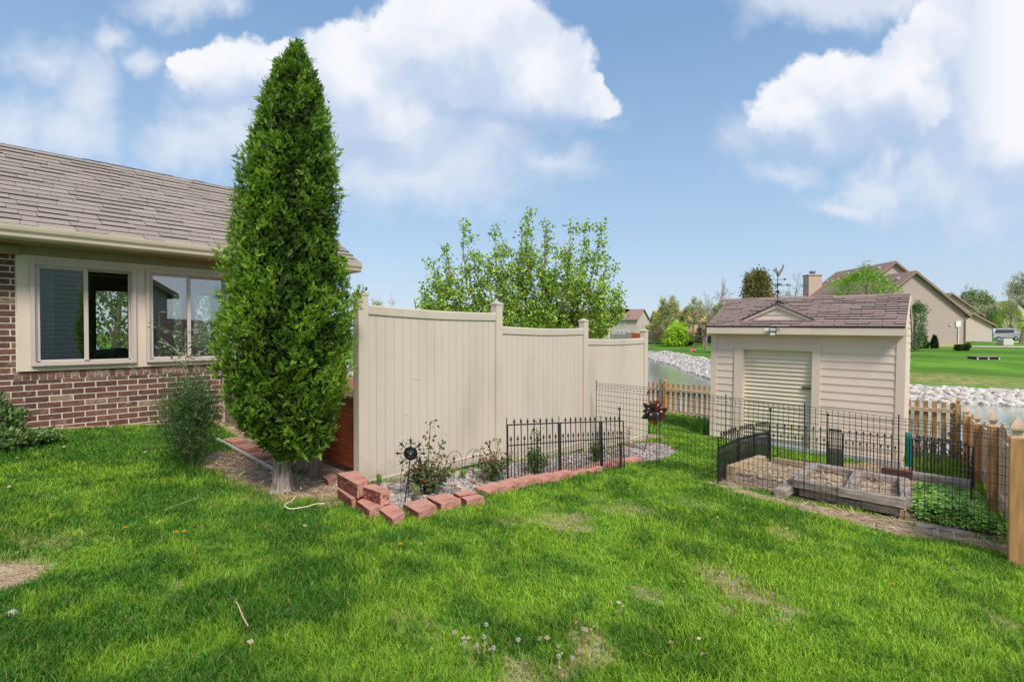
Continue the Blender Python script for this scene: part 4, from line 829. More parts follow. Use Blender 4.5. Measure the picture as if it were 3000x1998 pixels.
# ================================================================= raised beds
def zat(x,y): p=G(x,y); return p
rb=thing('raised_bed','weathered two-bay raised bed of stacked grey timbers','raised bed',(0,0,0))
ztop=-.10
A=PZ(2325,1400,-.16); B=PZ(2655,1461,-.16); Cc=PZ(2648,1400,-.18); Dd=PZ(2385,1356,-.18); E1=PZ(2514,1377,-.18); E2=PZ(2488,1431,-.16)
tw=.09
def tim(name,a,c,par,mat=m_timber,w=.09,h=.09,dz=0):
    a=np.array([a[0],a[1],a[2]-h/2+dz]); c=np.array([c[0],c[1],c[2]-h/2+dz]); m=MB(); L=float(np.linalg.norm(c-a)); m.bx(-L/2,L/2,-w/2,w/2,-h/2,h/2); o=m.build(name,mat,par,bevel=.004); d=Vector(c-a); o.location=Vector([float(q) for q in (a+c)/2]); o.rotation_euler=(0,-math.asin(d.z/d.length),math.atan2(d.y,d.x)); return o
tim('timber',A,B,rb); tim('timber',Dd,Cc,rb); 
v_=lambda a,c,s:a+(c-a)/np.linalg.norm(c-a)*s
tim('timber',v_(A,Dd,.05),v_(Dd,A,.0),rb,dz=.004); tim('timber',v_(E2,E1,.046),v_(E1,E2,.046),rb,dz=.003); tim('timber',v_(B,Cc,.05),v_(Cc,B,.0),rb,dz=.005)
for a,c in ((A,B),(Dd,Cc)): s_=.03 if a is A else -.0; off_=(Dd-A)/np.linalg.norm(Dd-A)*(.05 if a is A else 0); tim('timber',v_(a,c,.06)+off_,v_(c,a,.06)+off_,rb,dz=-.093)
lb=thing('raised_bed','low left raised bed framed in pale tan timber and filled with dry mulch','raised bed',(0,0,0))
L1=PZ(2137,1366,-.19); L2=PZ(2232,1334,-.25); L3=G(2150,1402); L4=G(2306,1436)
tim('timber',L1,L2,lb,m_timb_t,.10,.16); b0=np.array([L3[0],L3[1],L3[2]+.05]); b1=np.array([L4[0],L4[1],L4[2]+.06]); tim('timber',b0,b1,lb,m_timber)
q0,q1=PZ(2268,1340,-.31),PZ(2372,1357,-.31); tim('timber',q0,q1,lb,m_timb_t,.04,.11); q0=PZ(2285,1433,-.24); q1=PZ(2340,1400,-.24); tim('timber',q0,q1,lb,m_timber,.12,.09)
fb=thing('border_timber','long low sunken timber in the dirt along the wire fence','timber',(0,0,0)); a=G(2358,1455); c=G(2634,1512); a[2]+=.045; c[2]+=.045; tim('beam',a,c,fb,m_timber,.1,.09)
a=G(2680,1540); c=G(2850,1570); a[2]+=.03; c[2]+=.03; tim('beam',a,c,fb,m_timber,.09,.07)
bb=thing('border_timber','grey timber behind the strawberry patch at the foot of the black panels','timber',(0,0,0)); a=PZ(2668,1381,-.28); c=PZ(2848,1407,-.28); tim('beam',a,c,bb,m_timber,.09,.10)
bb=thing('rusty_timber','short dark reddish timber behind the right end of the raised bed','timber',(0,0,0)); a=PZ(2585,1367,-.24); c=PZ(2672,1381,-.24); tim('beam',a,c,bb,simple('dark_red_wood',(.10,.045,.035),.8),.10,.10)
# soil and mulch
def soil(name,poly,z,label):
    cx=sum(p[0] for p in poly)/len(poly); cy=sum(p[1] for p in poly)/len(poly)
    n=30; P=np.array([p[:2] for p in poly]); lo,hi=P.min(0),P.max(0); gx_,gy_=np.meshgrid(np.linspace(lo[0],hi[0],n),np.linspace(lo[1],hi[1],n),indexing='ij'); zz=z(gx_,gy_)+.035*(fbm(gx_,gy_,6,3)-.5)+.0
    s=sdf(gx_,gy_,[tuple(p) for p in P]); idx=np.arange(n*n).reshape(n,n); F=np.stack([idx[:-1,:-1],idx[1:,:-1],idx[1:,1:],idx[:-1,1:]],-1); ok=(s[:-1,:-1]<.03)&(s[1:,1:]<.03); F=F[ok]
    o=npmesh(name,np.stack([gx_,gy_,zz],-1).reshape(-1,3),F,m_soil,smooth=True); return tag(o,label,'soil',kind='stuff')
soil('garden_soil',[A,B,Cc,Dd],lambda x,y:-.27+0*x,'brown soil inside the two-bay raised bed')
soil('mulch_soil',[L1,L2,PZ(2372,1357,-.31),PZ(2330,1400,-.3),L4,L3],lambda x,y:H(x,y)+.05,'pale dry mulch filling the low left bed')
def chips(name,poly,n,seed,zf,label,cols,l=.05,wd=.006):
    x,y,rs=in_poly_pts([tuple(p[:2]) for p in poly],n,seed,.0); k=len(x); a=rs.rand(k)*6.28; L=l*(.3+rs.rand(k)); t=(rs.rand(k)-.5)*.5; z=zf(x,y)+.006+.03*rs.rand(k)
    d=np.stack([np.cos(a)*L,np.sin(a)*L,t*L],-1); w=np.stack([-np.sin(a)*wd,np.cos(a)*wd,0*a],-1)*(.5+rs.rand(k,1)); c=np.stack([x,y,z],-1); u=np.array([0,0,.004])
    V=np.stack([c-d-w,c-d+w,c+d+w*.5+u,c+d-w*.5+u],1).reshape(-1,3); F=np.arange(k*4).reshape(k,4); cc=np.array(cols)[rs.randint(0,len(cols),k)]*(.7+.6*rs.rand(k,1)); o=npmesh(name,V,F,m_leaf,cc); return tag(o,label,'litter',kind='stuff')
straw=[(.62,.50,.34),(.5,.38,.25),(.40,.28,.18),(.70,.60,.46)]
chips('mulch',[L1,L2,PZ(2372,1357,-.31),PZ(2330,1400,-.3),L4,L3],2600,5,lambda x,y:H(x,y)+.06,'straw coloured wood chips in the low left bed',straw,.03,.008)
chips('bed_straw',[A,B,Cc,Dd],900,6,lambda x,y:-.265+0*x,'dry leaf litter in the two-bay raised bed',straw,.03,.007)
chips('path_straw',GARDEN,3000,7,lambda x,y:H(x,y),'dry stems and chips scattered over the vegetable garden dirt',straw,.045,.005)
chips('strip_straw',STRIP,500,12,lambda x,y:H(x,y),'dry stems lying on the bare dirt strip by the wire fence',straw,.09,.004)
chips('tree_litter',TREEDIRT,900,13,lambda x,y:H(x,y),'dry litter on the dirt under the evergreen tree',straw,.03,.006)
chips('bed_leaves',GRAVEL,260,14,lambda x,y:H(x,y)-.01,'brown dead leaves among the gravel',[(.45,.27,.14),(.6,.42,.26),(.3,.17,.1)],.03,.016)
# ================================================================= VEGETATION
def leaf_mesh(name,C,N,S,cols,parent,seed,mat=None,asp=.5,up=None,droop=0,curl=.0):
    """C (n,3) positions, N (n,3) pointing directions, S sizes -> two-triangle leaves"""
    rs=np.random.RandomState(seed); n=len(C); d=N/np.maximum(np.linalg.norm(N,axis=1,keepdims=True),1e-6)
    q=rs.randn(n,3) if up is None else up+.6*rs.randn(n,3); s=np.cross(d,q); s/=np.maximum(np.linalg.norm(s,axis=1,keepdims=True),1e-6); nn=np.cross(s,d)
    L=S[:,None]; w=L*asp*.5; m=C+d*L*.45+nn*L*curl; t=C+d*L-nn*L*droop
    V=np.stack([C,m-s*w,t,m+s*w],1).reshape(-1,3); F=np.arange(n*4).reshape(n,4)
    return npmesh(name,V,F,mat or m_leaf,cols,parent)
def limb(mb,rs,p,d,L,r,lvl,tips,P):
    """recursive limb; collects tips (pos,dir,level)"""
    n=P.get('seg',4); pts=[p.copy()]; rr=[r]; q=p.copy(); d=d/np.linalg.norm(d); end=P.get('taper',.35)
    for i in range(n):
        d=d+rs.randn(3)*P['wig']+np.array([0,0,P['up']*(1 if lvl else .3)]); d/=np.linalg.norm(d); q=q+d*L/n; pts.append(q.copy()); rr.append(r*(1-(1-end)*(i+1)/n))
    mb.tube(pts,[max(x,P.get('rmin',.002)) for x in rr],P.get('sides',5) if lvl<2 else 3,cap=False)
    if lvl>=P['lv']: 
        for i in range(1,n+1): tips.append((pts[i],d,lvl))
        return
    k=P['kids'][lvl]
    for j in range(k):
        t=P.get('t0',.25)+(1-P.get('t0',.25))*(j+rs.rand()*.8)/k; i=min(int(t*n),n-1); f=t*n-i; b=pts[i]*(1-f)+pts[i+1]*f
        a=rs.rand()*6.283; x=np.array([math.cos(a),math.sin(a),0]); x=x-d*(x@d); x/=max(np.linalg.norm(x),1e-6); an=P['ang']*(.7+.6*rs.rand()); nd=d*math.cos(an)+x*math.sin(an)
        limb(mb,rs,b,nd,L*P['len']*(1.15-.45*t)*(.75+.5*rs.rand()),max(r*(1-.6*t)*P.get('rk',.55),P.get('rmin',.002)),lvl+1,tips,P)
    limb(mb,rs,pts[-1],d,L*P['len']*.8,rr[-1]*.95,lvl+1,tips,P)
def pal(rs,n,a,b,v=.25): k=rs.rand(n,1); return (np.array(a)*(1-k)+np.array(b)*k)*(1-v+2*v*rs.rand(n,1))
def tree(name,label,x,D,ytop,seed,kind,width=None,group='trees beyond the pond',cat='tree',base=None,leafc=((.06,.13,.02),(.16,.26,.05)),dens=1.0,ls=.12,trunk_h=.25,bark=None,yb=None):
    p=PD(x,977,D); u,v=p[0],p[1]; g=h1(u,v) if base is None else base; zt=EYE+(977-ytop)/FPX*D; Ht=zt-g; Wd=(width or 100)*D/FPX
    t=thing(name,label,cat,(u,v,g),0,group); rs=np.random.RandomState(seed); mb=MB(); tips=[]; O=np.zeros(3)
    if kind in('bare','sparse','broad'):
        P=dict(lv=3,kids=[7,5,4],wig=.10,up=.10,ang=R(42),len=.50,seg=4,t0=.28,rk=.5,rmin=Ht*.0012,sides=6)
        if kind=='broad': P.update(ang=R(52),up=.05,kids=[8,5,4])
        limb(mb,rs,O,np.array([0,0,1.]),Ht*.62,Ht*.022,0,tips,P)
        A=np.array([q[0] for q in tips]); zmx=A[:,2].max(); wmx=np.percentile(np.abs(A[:,:2]),97)*2; sc=np.array([Wd/wmx,Wd/wmx,Ht/zmx])
        mb.v=[tuple(np.array(q)*np.array([1+(sc[0]-1)*min(1,q[2]/zmx*3),1+(sc[1]-1)*min(1,q[2]/zmx*3),sc[2]])) for q in mb.v]
        mb.build('trunk',bark or m_twig,t); A=A*sc; Dn=np.array([q[1] for q in tips])
        if dens>0:
            k=int(len(A)*dens*5); i=rs.randint(0,len(A),k); C=A[i]+rs.randn(k,3)*ls*1.1; leaf_mesh('crown',C,Dn[i]+rs.randn(k,3)*.8,ls*(.6+.8*rs.rand(k)),pal(rs,k,*leafc),t,seed,asp=.6)
    elif kind in('blob','cone','willow'):
        limb(mb,rs,O,np.array([0,0,1.]),Ht*.75,Ht*.03,0,tips,dict(lv=1,kids=[8],wig=.06,up=.1,ang=R(45),len=.4,seg=4,rmin=.01,sides=6)); mb.build('trunk',bark or m_bark,t)
        n=int(9000*dens); th=rs.rand(n)*6.283; zz=rs.rand(n)**.85
        nl=26; lob=rs.rand(nl,3); lt=lob[:,0]*6.283; lz=lob[:,1]*.9+.05
        prof={'blob':lambda z:np.sqrt(np.clip(1-(2*z-.9)**2/1.25,0.0,1)),'cone':lambda z:(1-z)**.8*.95+.05,'willow':lambda z:np.clip(1.05-(2*z-.75)**2*.8,0.05,1)}[kind](zz)
        amp=np.zeros(n)
        for a_,z_ in zip(lt,lz): dd=((np.angle(np.exp(1j*(th-a_))))/.42)**2+((zz-z_)/.13)**2; amp=np.maximum(amp,np.exp(-dd))
        rad=prof*(.54+.50*amp)*np.sqrt(.30+.70*rs.rand(n)); z0=trunk_h*Ht
        C=np.stack([np.cos(th)*rad*Wd/2,np.sin(th)*rad*Wd/2,z0+(Ht-z0)*zz*(.86+.2*amp)],-1)+rs.randn(n,3)*Ht*.026
        N_=np.stack([np.cos(th),np.sin(th),np.full(n,.5 if kind!='willow' else -1.3)],-1)+rs.randn(n,3)*.5
        c=pal(rs,n,*leafc); leaf_mesh('crown',C,N_,ls*(.6+.8*rs.rand(n)),c,t,seed,asp=.55)
    return t
GR=((.05,.12,.015),(.17,.30,.03)); YG=((.30,.42,.06),(.50,.60,.12)); DKG=((.015,.045,.012),(.05,.10,.025)); OL=((.34,.36,.12),(.56,.56,.26)); PK=((.45,.36,.26),(.6,.52,.42))
tree('willow_tree','bright yellow-green young willow on the far bank left of the shed',1985,92,938,1,'willow',95,leafc=((.26,.46,.02),(.50,.70,.05)),ls=.32,trunk_h=.02)
tree('bare_tree','tall nearly bare tree with a straight trunk just left of the shed roof',2068,75,818,2,'bare',150,leafc=PK,dens=.5,ls=.10,bark=m_bark_grey)
tree('budding_tree','slender budding tree rising left of the tan roof beyond the pond',1950,98,872,3,'sparse',60,leafc=OL,dens=1.2,ls=.22)
tree('budding_tree','slender budding tree standing in front of the middle of the tan roof beyond the pond',1988,99,866,4,'sparse',60,leafc=OL,dens=1.2,ls=.22)
tree('budding_tree','pale budding tree close behind the tall nearly bare one',2030,101,872,5,'sparse',70,leafc=OL,dens=1.0,ls=.22)
tree('small_tree','small brown twiggy round tree on the far lawn beside the fence post',1917,84,945,6,'broad',58,leafc=((.16,.13,.07),(.26,.22,.10)),dens=.8,ls=.12)
tree('green_bush','dark evergreen bush beside the willow on the far bank',2013,94,976,7,'blob',44,leafc=DKG,ls=.22,trunk_h=0,cat='bush')
tree('yellow_tree','yellow-green tree behind the left end of the shed roof',2105,92,886,8,'blob',75,leafc=YG,dens=.7,ls=.22,trunk_h=.2)
tree('yellow_tree','broad yellow-olive tree mass left of the willow on the far bank',1950,105,912,9,'blob',135,leafc=((.34,.40,.07),(.54,.56,.16)),dens=1.0,ls=.3,trunk_h=.05)
tree('brown_tree','brown leafless thicket tree behind the nearly bare tree',2062,86,940,10,'broad',75,leafc=((.14,.11,.06),(.24,.18,.10)),dens=1.0,ls=.13)
tree('pine_tree','olive brown conifer rising behind the shed roof left of the weathervane',2216,62,798,11,'cone',250,leafc=((.12,.14,.03),(.32,.28,.10)),dens=1.3,ls=.30,trunk_h=.1)
tree('bare_tree','pale bare spreading tree behind the shed roof right of the weathervane',2325,72,800,12,'broad',118,leafc=PK,dens=.45,ls=.10,bark=m_bark_grey)
tree('low_tree','low yellowish shrub tree just right of the weathervane pole',2290,66,858,13,'blob',60,leafc=((.28,.27,.10),(.40,.38,.18)),dens=.4,ls=.16,trunk_h=.1)
tree('green_tree','fresh green round tree in front of the big brown house roof',2518,46,782,14,'blob',200,leafc=((.16,.32,.02),(.34,.52,.06)),dens=.9,ls=.17,trunk_h=.32)
tree('small_tree','small green tree beside the brown house wall at the right edge of the shed',2682,47,876,15,'blob',64,leafc=((.10,.19,.05),(.26,.36,.15)),dens=.45,ls=.15,trunk_h=.05)
tree('pointed_bush','large dark pointed clipped evergreen bush by the brown house wall',2700,51,970,16,'cone',48,leafc=DKG,ls=.10,trunk_h=0,cat='bush',dens=1.3,group='clipped bushes by the brown house')
tree('pointed_bush','smaller dark pointed clipped evergreen bush by the brown house wall',2738,50.5,982,17,'cone',27,leafc=DKG,ls=.07,trunk_h=0,cat='bush',dens=1.0,group='clipped bushes by the brown house')
tree('round_bush','left one of two little round bushes on the lawn by the house corner',2809,46,1009,18,'blob',24,leafc=((.04,.09,.02),(.12,.2,.04)),ls=.07,trunk_h=0,cat='bush',dens=.6,group='little bushes on the far lawn')
tree('round_bush','right one of two little round bushes on the lawn by the house corner',2832,46,1006,19,'blob',24,leafc=((.04,.09,.02),(.12,.2,.04)),ls=.07,trunk_h=0,cat='bush',dens=.6,group='little bushes on the far lawn')
tree('green_tree','leafy green tree right behind the pale garage gable',2868,98,852,20,'blob',110,leafc=((.10,.20,.03),(.30,.40,.14)),dens=1.0,ls=.35,trunk_h=.05)
tree('green_tree','darker green tree top left of the leafy tree behind the garage gable',2832,104,862,21,'blob',50,leafc=GR,dens=.6,ls=.3,trunk_h=.1)
tree('budding_tree','large pale budding tree at the right edge of the picture',2992,62,752,22,'broad',230,leafc=((.34,.36,.16),(.55,.55,.34)),dens=2.2,ls=.14)
tree('yellow_tree','yellow-green hedge-like tree near the parked van',2962,80,880,23,'blob',80,leafc=YG,dens=.7,ls=.2,trunk_h=.0)
tree('bare_tree','thin bare tree above the right slope of the brown house roof',2805,96,828,24,'broad',66,leafc=PK,dens=.3,ls=.12,bark=m_bark_grey)
tree('bare_tree','thin bare tree top peeking over the brown house rake',2748,98,826,25,'broad',50,leafc=PK,dens=.3,ls=.12,bark=m_bark_grey)
tree('bare_tree','bare pale tree top showing above the sunroom roof beside the evergreen',686,30,486,26,'bare',150,group='trees behind the house and vinyl fence',leafc=PK,dens=.25,ls=.07,bark=m_bark_grey)
tree('bare_tree','tiny bare tree top over the first vinyl panel',1138,60,864,27,'broad',52,group='trees behind the house and vinyl fence',leafc=PK,dens=.3,ls=.10,bark=m_bark_grey)
tree('budding_tree','little pale budding tree top over the left end of the first vinyl panel',1105,62,872,28,'blob',34,group='trees behind the house and vinyl fence',leafc=OL,dens=.2,ls=.16)
tree('green_bush','bright green bush top over the first vinyl panel left of the big tree',1262,30,868,29,'blob',90,group='trees behind the house and vinyl fence',leafc=((.14,.28,.02),(.28,.44,.04)),dens=1.0,ls=.12,cat='bush',trunk_h=.1)
# ---- the big leafy tree behind the vinyl fence: many upright stems
def pear():
    rs=np.random.RandomState(77); D=16.; p=PD(1540,977,D); g=h1(p[0],p[1]); t=thing('leafy_tree','multi-stemmed fresh green tree rising behind the vinyl fence','tree',(p[0],p[1],g)); mb=MB(); tips=[]
    tops=[(1262,755),(1310,735),(1358,660),(1398,752),(1455,690),(1470,712),(1530,650),(1545,640),(1560,665),(1597,676),(1625,735),(1655,690),(1665,740),(1715,660),(1735,690),(1765,765),(1790,860),(1815,862),(1240,835),(1290,800),(1500,740),(1435,760),(1700,780),(1745,830),(1245,905),(1780,930),(1590,760),(1350,830)]
    right=RT; fwd=FW
    for j,(x,y) in enumerate(tops):
        tx=(x-1540)/FPX*D; tz=EYE+(977-y)/FPX*D-g; dz=rs.uniform(-1.9,1.9)*(1 if j%3 else .3)
        b=np.array([0,0,.25+.15*rs.rand()])+right*tx*.05; k=10; pts=[];
        for i in range(k+1):
            s=i/k; q=b*(1-s)+0; q=q+right*(tx*(1-(1-s)**1.9))+fwd*(dz*(1-(1-s)**1.7)); q[2]=b[2]+(tz-b[2])*s**1.12; q=q+rs.randn(3)*.035; pts.append(q)
        mb.tube(pts,[.055*(1-s/k)**.8+.004 for s in range(k+1)],5,cap=False)
        for i in range(2,k+1):
            nb=3 if i<9 else 1
            for _ in range(nb):
                a=rs.rand()*6.283; d=np.array([math.cos(a),math.sin(a),.35+rs.rand()*.7]); d/=np.linalg.norm(d); L=(.28+.5*rs.rand())*(1.35-.9*i/k); q0=pts[i]+(pts[i-1]-pts[i])*rs.rand(); pr=[q0+d*L*s/3+np.array([0,0,.04*s*s/3])+rs.randn(3)*.015 for s in range(4)]
                mb.tube(pr,[.012,.009,.006,.003],3,cap=False)
                for s in pr[1:]: tips.append((s,d))
            tips.append((pts[i],np.array([0,0,1.])))
    mb.tube([(0,0,-.2),(0,0,.25),(0,0,.7)],[.16,.14,.10],8); mb.tube([(right*.3)[0:3].tolist(),(right*.5+np.array([0,0,2.5])).tolist(),(right*.62+np.array([0,0,3.9])).tolist()],[.06,.04,.015],6)
    q=right*.6; mb.tube([tuple(q+np.array([0,0,.5])),tuple(q+np.array([0,0,EYE-g+(977-678)/FPX*D]))],[.05,.018],6)
    mb.build('trunk',m_bark,t); A=np.array([a for a,_ in tips]); Dn=np.array([b for _,b in tips]); n=len(A)*19; i=rs.randint(0,len(A),n); C=A[i]+rs.randn(n,3)*.09
    k=rs.rand(n,1); c=(np.array([.17,.32,.02])*(1-k)+np.array([.42,.58,.09])*k)*(.7+.6*rs.rand(n,1)); pk=rs.rand(n)<.05; c[pk]=np.array([.35,.22,.10])
    leaf_mesh('crown',C,Dn[i]*.4+rs.randn(n,3)*.7+np.array([0,0,-.35]),.065+.05*rs.rand(n),c,t,5,asp=.75,droop=.15)
    # lower fuller foliage
    n=9000; th=rs.rand(n)*6.283; rr=np.sqrt(rs.rand(n)); C=np.stack([np.cos(th)*rr*2.75,np.sin(th)*rr*1.9,.4+rs.rand(n)**1.2*2.1],-1); C=C+rs.randn(n,3)*.1; k=fbm(C[:,0],C[:,1]+C[:,2],1.6,5)>.44; C=C[k]
    leaf_mesh('low_crown',C,rs.randn(len(C),3)+np.array([0,0,.2]),.07+.05*rs.rand(len(C)),pal(rs,len(C),(.11,.24,.02),(.26,.42,.05)),t,6,asp=.65)
pear()
# ---- the columnar evergreen
def arborvitae():
    p=G(828,1440); rs=np.random.RandomState(4); t=thing('arborvitae','tall columnar green arborvitae with a grey trunk beside the vinyl fence post','tree',(p[0],p[1],p[2])); D=float(p@FW)
    sp=PD(1,977,1)
    # outline measured in metres about the trunk: height -> (left,right)
    ys=[135,190,240,300,360,430,520,600,700,800,900,1000,1100,1180,1250,1310,1345]
    Lf=[868,832,802,770,752,730,704,684,670,656,648,642,642,652,675,760,800]; Rt=[890,922,942,962,980,994,1008,1022,1034,1044,1052,1052,1044,1028,1012,985,930]
    zs=np.array([EYE+(977-y)/FPX*D-p[2] for y in ys]); cx=np.array([((a+b)/2-828)/FPX*D for a,b in zip(Lf,Rt)]); rd=np.array([(b-a)/2/FPX*D for a,b in zip(Lf,Rt)])
    zs,cx,rd=zs[::-1],cx[::-1],rd[::-1]; zlo,zhi=zs[0],zs[-1]
    f=lambda z,a:np.interp(z,zs,a)
    mb=MB(); tk=[]
    for k in range(14):
        a=k/14*6.283; 
    base=[(rs.uniform(-.004,.004),0,z) for z in (-.1,0,.08,.25,.5,.9)]; mb.lathe((0,0,0),[(.105,-.08),(.088,0),(.078,.04),(.074,.09),(.070,.14),(.068,.2),(.067,.3),(.067,.42),(.066,.6),(.058,1.0),(.035,2.4),(.012,3.5)],40)
    vs=[];
    for i,(x,y,z) in enumerate(mb.v):
        a=math.atan2(y,x); k=1+.12*math.sin(a*5+z*2)+.08*math.sin(a*9-z*3)+.03*rs.randn()*(z<.9)+.18*max(0,.12-z)/.12*math.sin(a*4+1); vs.append((x*k,y*k,z))
    mb.v=vs
    for k in range(26):
        z=.42+k*.12; a=rs.rand()*6.28; r=f(z+.25,rd)*.6; mb.tube([(0,0,z),(math.cos(a)*r*.5,math.sin(a)*r*.5,z+.10),(math.cos(a)*r,math.sin(a)*r,z+.30)],[.016,.011,.005],4,cap=False)
    mb.build('trunk',m_bark_grey,t)
    # fan sprays
    n=27000; z=zlo+.0+(zhi-zlo-.03)*rs.rand(n)**1.0; wgt=rs.rand(n)<np.clip(f(z,rd)/.62+.12,0,1); z=z[wgt]; n=len(z); th=rs.rand(n)*6.283
    tw=th+.5*np.sin(z*3.1); lump=fbm(np.cos(tw)*2.3+7,np.sin(tw)*2.3+z*3.2,1.0,3,2); l2=fbm(np.cos(tw)*5.5+3,np.sin(tw)*5.5+z*7.2,1.0,8,2); l2=.6*l2+.4*fbm(np.cos(th)*4.2+23,np.sin(th)*4.2+z*1.6,1.0,38,2); l3=fbm(np.cos(tw)*11+5,np.sin(tw)*11+z*13,1.0,18,2); q_=np.clip(f(z,rd),.12,1); rr=f(z,rd)+.10*(lump-.5)*2*q_/.6+.20*(l2-.5)*2*q_/.6**.5+.085*(l3-.5)*2*np.minimum(1,q_/.3)-.04-.10*np.minimum(1,q_/.5)**2; rr=rr*(1-.20*rs.rand(n)**2.6)
    rr=np.maximum(rr,.01); ctr=RT[None,:]*f(z,cx)[:,None]; out=np.stack([np.cos(th),np.sin(th),np.zeros(n)],-1); C=ctr+out*rr[:,None]; C[:,2]=z
    upv=np.array([0,0,1.]); tilt=(.35+.95*rs.rand(n))[:,None]; d=out*(.42-.2*(z>zhi-.6)[:,None])+upv*tilt+rs.randn(n,3)*.50; d/=np.linalg.norm(d,axis=1,keepdims=True)
    tang=np.stack([-np.sin(th),np.cos(th),0*th],-1); a=rs.rand(n)*6.283; s=tang*np.cos(a)[:,None]+np.cross(d,tang)*np.sin(a)[:,None]; s=s-d*(s*d).sum(1,keepdims=True); s/=np.linalg.norm(s,axis=1,keepdims=True); nn=np.cross(s,d)
    L=(.038+.034*rs.rand(n)); cb=np.clip(.42+(lump-.5)*1.0+(l2-.5)*1.8+(l3-.5)*1.2,0,1)  # cb puts gap shade and lump highlights into the spray colour
    allP=[];allD=[];allS=[];allC=[];allN=[]
    K=7; bend=(rs.rand(n)-.35)*1.5
    for j in range(K):
        tpos=.12+.88*j/(K-1); side=(-1)**j; root=C+d*(L*tpos*.8)[:,None]+nn*(bend*L*tpos**2)[:,None]
        ang=np.radians(34-14*tpos); dd=d*math.cos(ang)+s*side*math.sin(ang)+nn*(bend*tpos*1.2)[:,None]+rs.randn(n,3)*.12; ln=L*(.46-.22*tpos)
        if j==K-1: dd=d+nn*bend[:,None]; ln=L*.22
        allP.append(root); allD.append(dd); allS.append(ln); allN.append(nn)
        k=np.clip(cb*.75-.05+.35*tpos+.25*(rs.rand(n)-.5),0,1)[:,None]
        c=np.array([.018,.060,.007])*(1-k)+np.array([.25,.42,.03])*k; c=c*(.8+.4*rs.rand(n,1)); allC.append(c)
        # side branchlets
        for q in (.45,.8):
            sd=(-1)**(j+int(q>.5)); ro=root+dd*(ln*q*.8)[:,None]; d2=dd*.8+s*sd*.55+rs.randn(n,3)*.2; allP.append(ro); allD.append(d2); allS.append(ln*.55); allN.append(nn); allC.append(c*1.15)
    P_=np.concatenate(allP); D_=np.concatenate(allD); S_=np.concatenate(allS); C_=np.concatenate(allC); N_=np.concatenate(allN)
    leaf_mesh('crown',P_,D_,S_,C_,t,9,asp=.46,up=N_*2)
    # dark shaded inner twigs
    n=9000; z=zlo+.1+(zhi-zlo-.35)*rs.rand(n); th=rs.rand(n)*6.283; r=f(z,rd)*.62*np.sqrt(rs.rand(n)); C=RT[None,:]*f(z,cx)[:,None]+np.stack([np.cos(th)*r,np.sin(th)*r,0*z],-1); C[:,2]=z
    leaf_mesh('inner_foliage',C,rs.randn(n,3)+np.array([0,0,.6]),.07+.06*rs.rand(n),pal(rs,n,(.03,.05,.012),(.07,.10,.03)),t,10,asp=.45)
    # a few loose leaders at the top
    LD_=[]
    for xt,yt,h,wd in ((820,187,.36,.028),(945,257,.46,.035),(881,126,.50,.034),(862,158,.36,.03),(902,175,.36,.03),(795,262,.34,.03),(926,300,.36,.03)):
        n=520; q=rs.rand(n)**.8; zt=EYE+(977-yt)/FPX*D-p[2]; xo=(xt-828)/FPX*D; z_=zt-h*(1-q); xc=xo*(.75+.25*q)+.25*.155*(1-q)*0
        C=RT[None,:]*(xo-.10*(1-q)*np.sign(xo-.155)*(abs(xo-.155)>.05))[:,None]+rs.randn(n,3)*(wd*(1.5-1.2*q))[:,None]; C[:,2]=z_
        LD_.append((C,np.stack([rs.randn(n)*.7,rs.randn(n)*.7,.8+0*q],-1),.022+.022*rs.rand(n),pal(rs,n,(.05,.12,.015),(.20,.34,.04))))
    leaf_mesh('leader_shoots',*[np.concatenate([q[k] for q in LD_]) for k in range(4)],t,12,asp=.40)
    return t
arborvitae()
# ---- feathery juniper and sapling by the house
def shrub(name,label,p,w,h,n,leafc,ls,seed,asp=.12,stems=18,cat='shrub',zlo=.0,up=.6,lumps=14,group=None,spread=.25):
    rs=np.random.RandomState(seed); t=thing(name,label,cat,p,0,group); mb=MB(); ends=[]
    for k in range(stems):
        a=rs.rand()*6.283; r=w/2*(.2+.8*rs.rand()); z=h*(.35+.65*rs.rand())*(1-.35*(r/(w/2))**2); e=np.array([math.cos(a)*r,math.sin(a)*r,z]); m_=e*.5+np.array([0,0,h*.08]); mb.tube([(0,0,0),tuple(m_),tuple(e)],[.010,.006,.002],4,cap=False); ends+= [(m_*(1-q)+e*q,e) for q in np.linspace(0,1,8)]
    mb.build('stems',m_bark,t); A=np.array([q[0] for q in ends]); E=np.array([q[1] for q in ends]); i=rs.randint(0,len(A),n); C=A[i]+rs.randn(n,3)*np.array([w,w,h])*spread*.28; C[:,2]=np.abs(C[:,2])+zlo
    d=C*np.array([1,1,.2])/w+np.array([0,0,up])+rs.randn(n,3)*.5; leaf_mesh('foliage',C,d,ls*(.5+rs.rand(n)),pal(rs,n,*leafc),t,seed,asp=asp); return t
p=G(560,1366); shrub('juniper_shrub','feathery dark green juniper shrub on the lawn before the brick wall',p,.58,.94,11500,((.025,.07,.016),(.12,.21,.05)),.05,41,asp=.12,stems=52,spread=.46,up=.25)
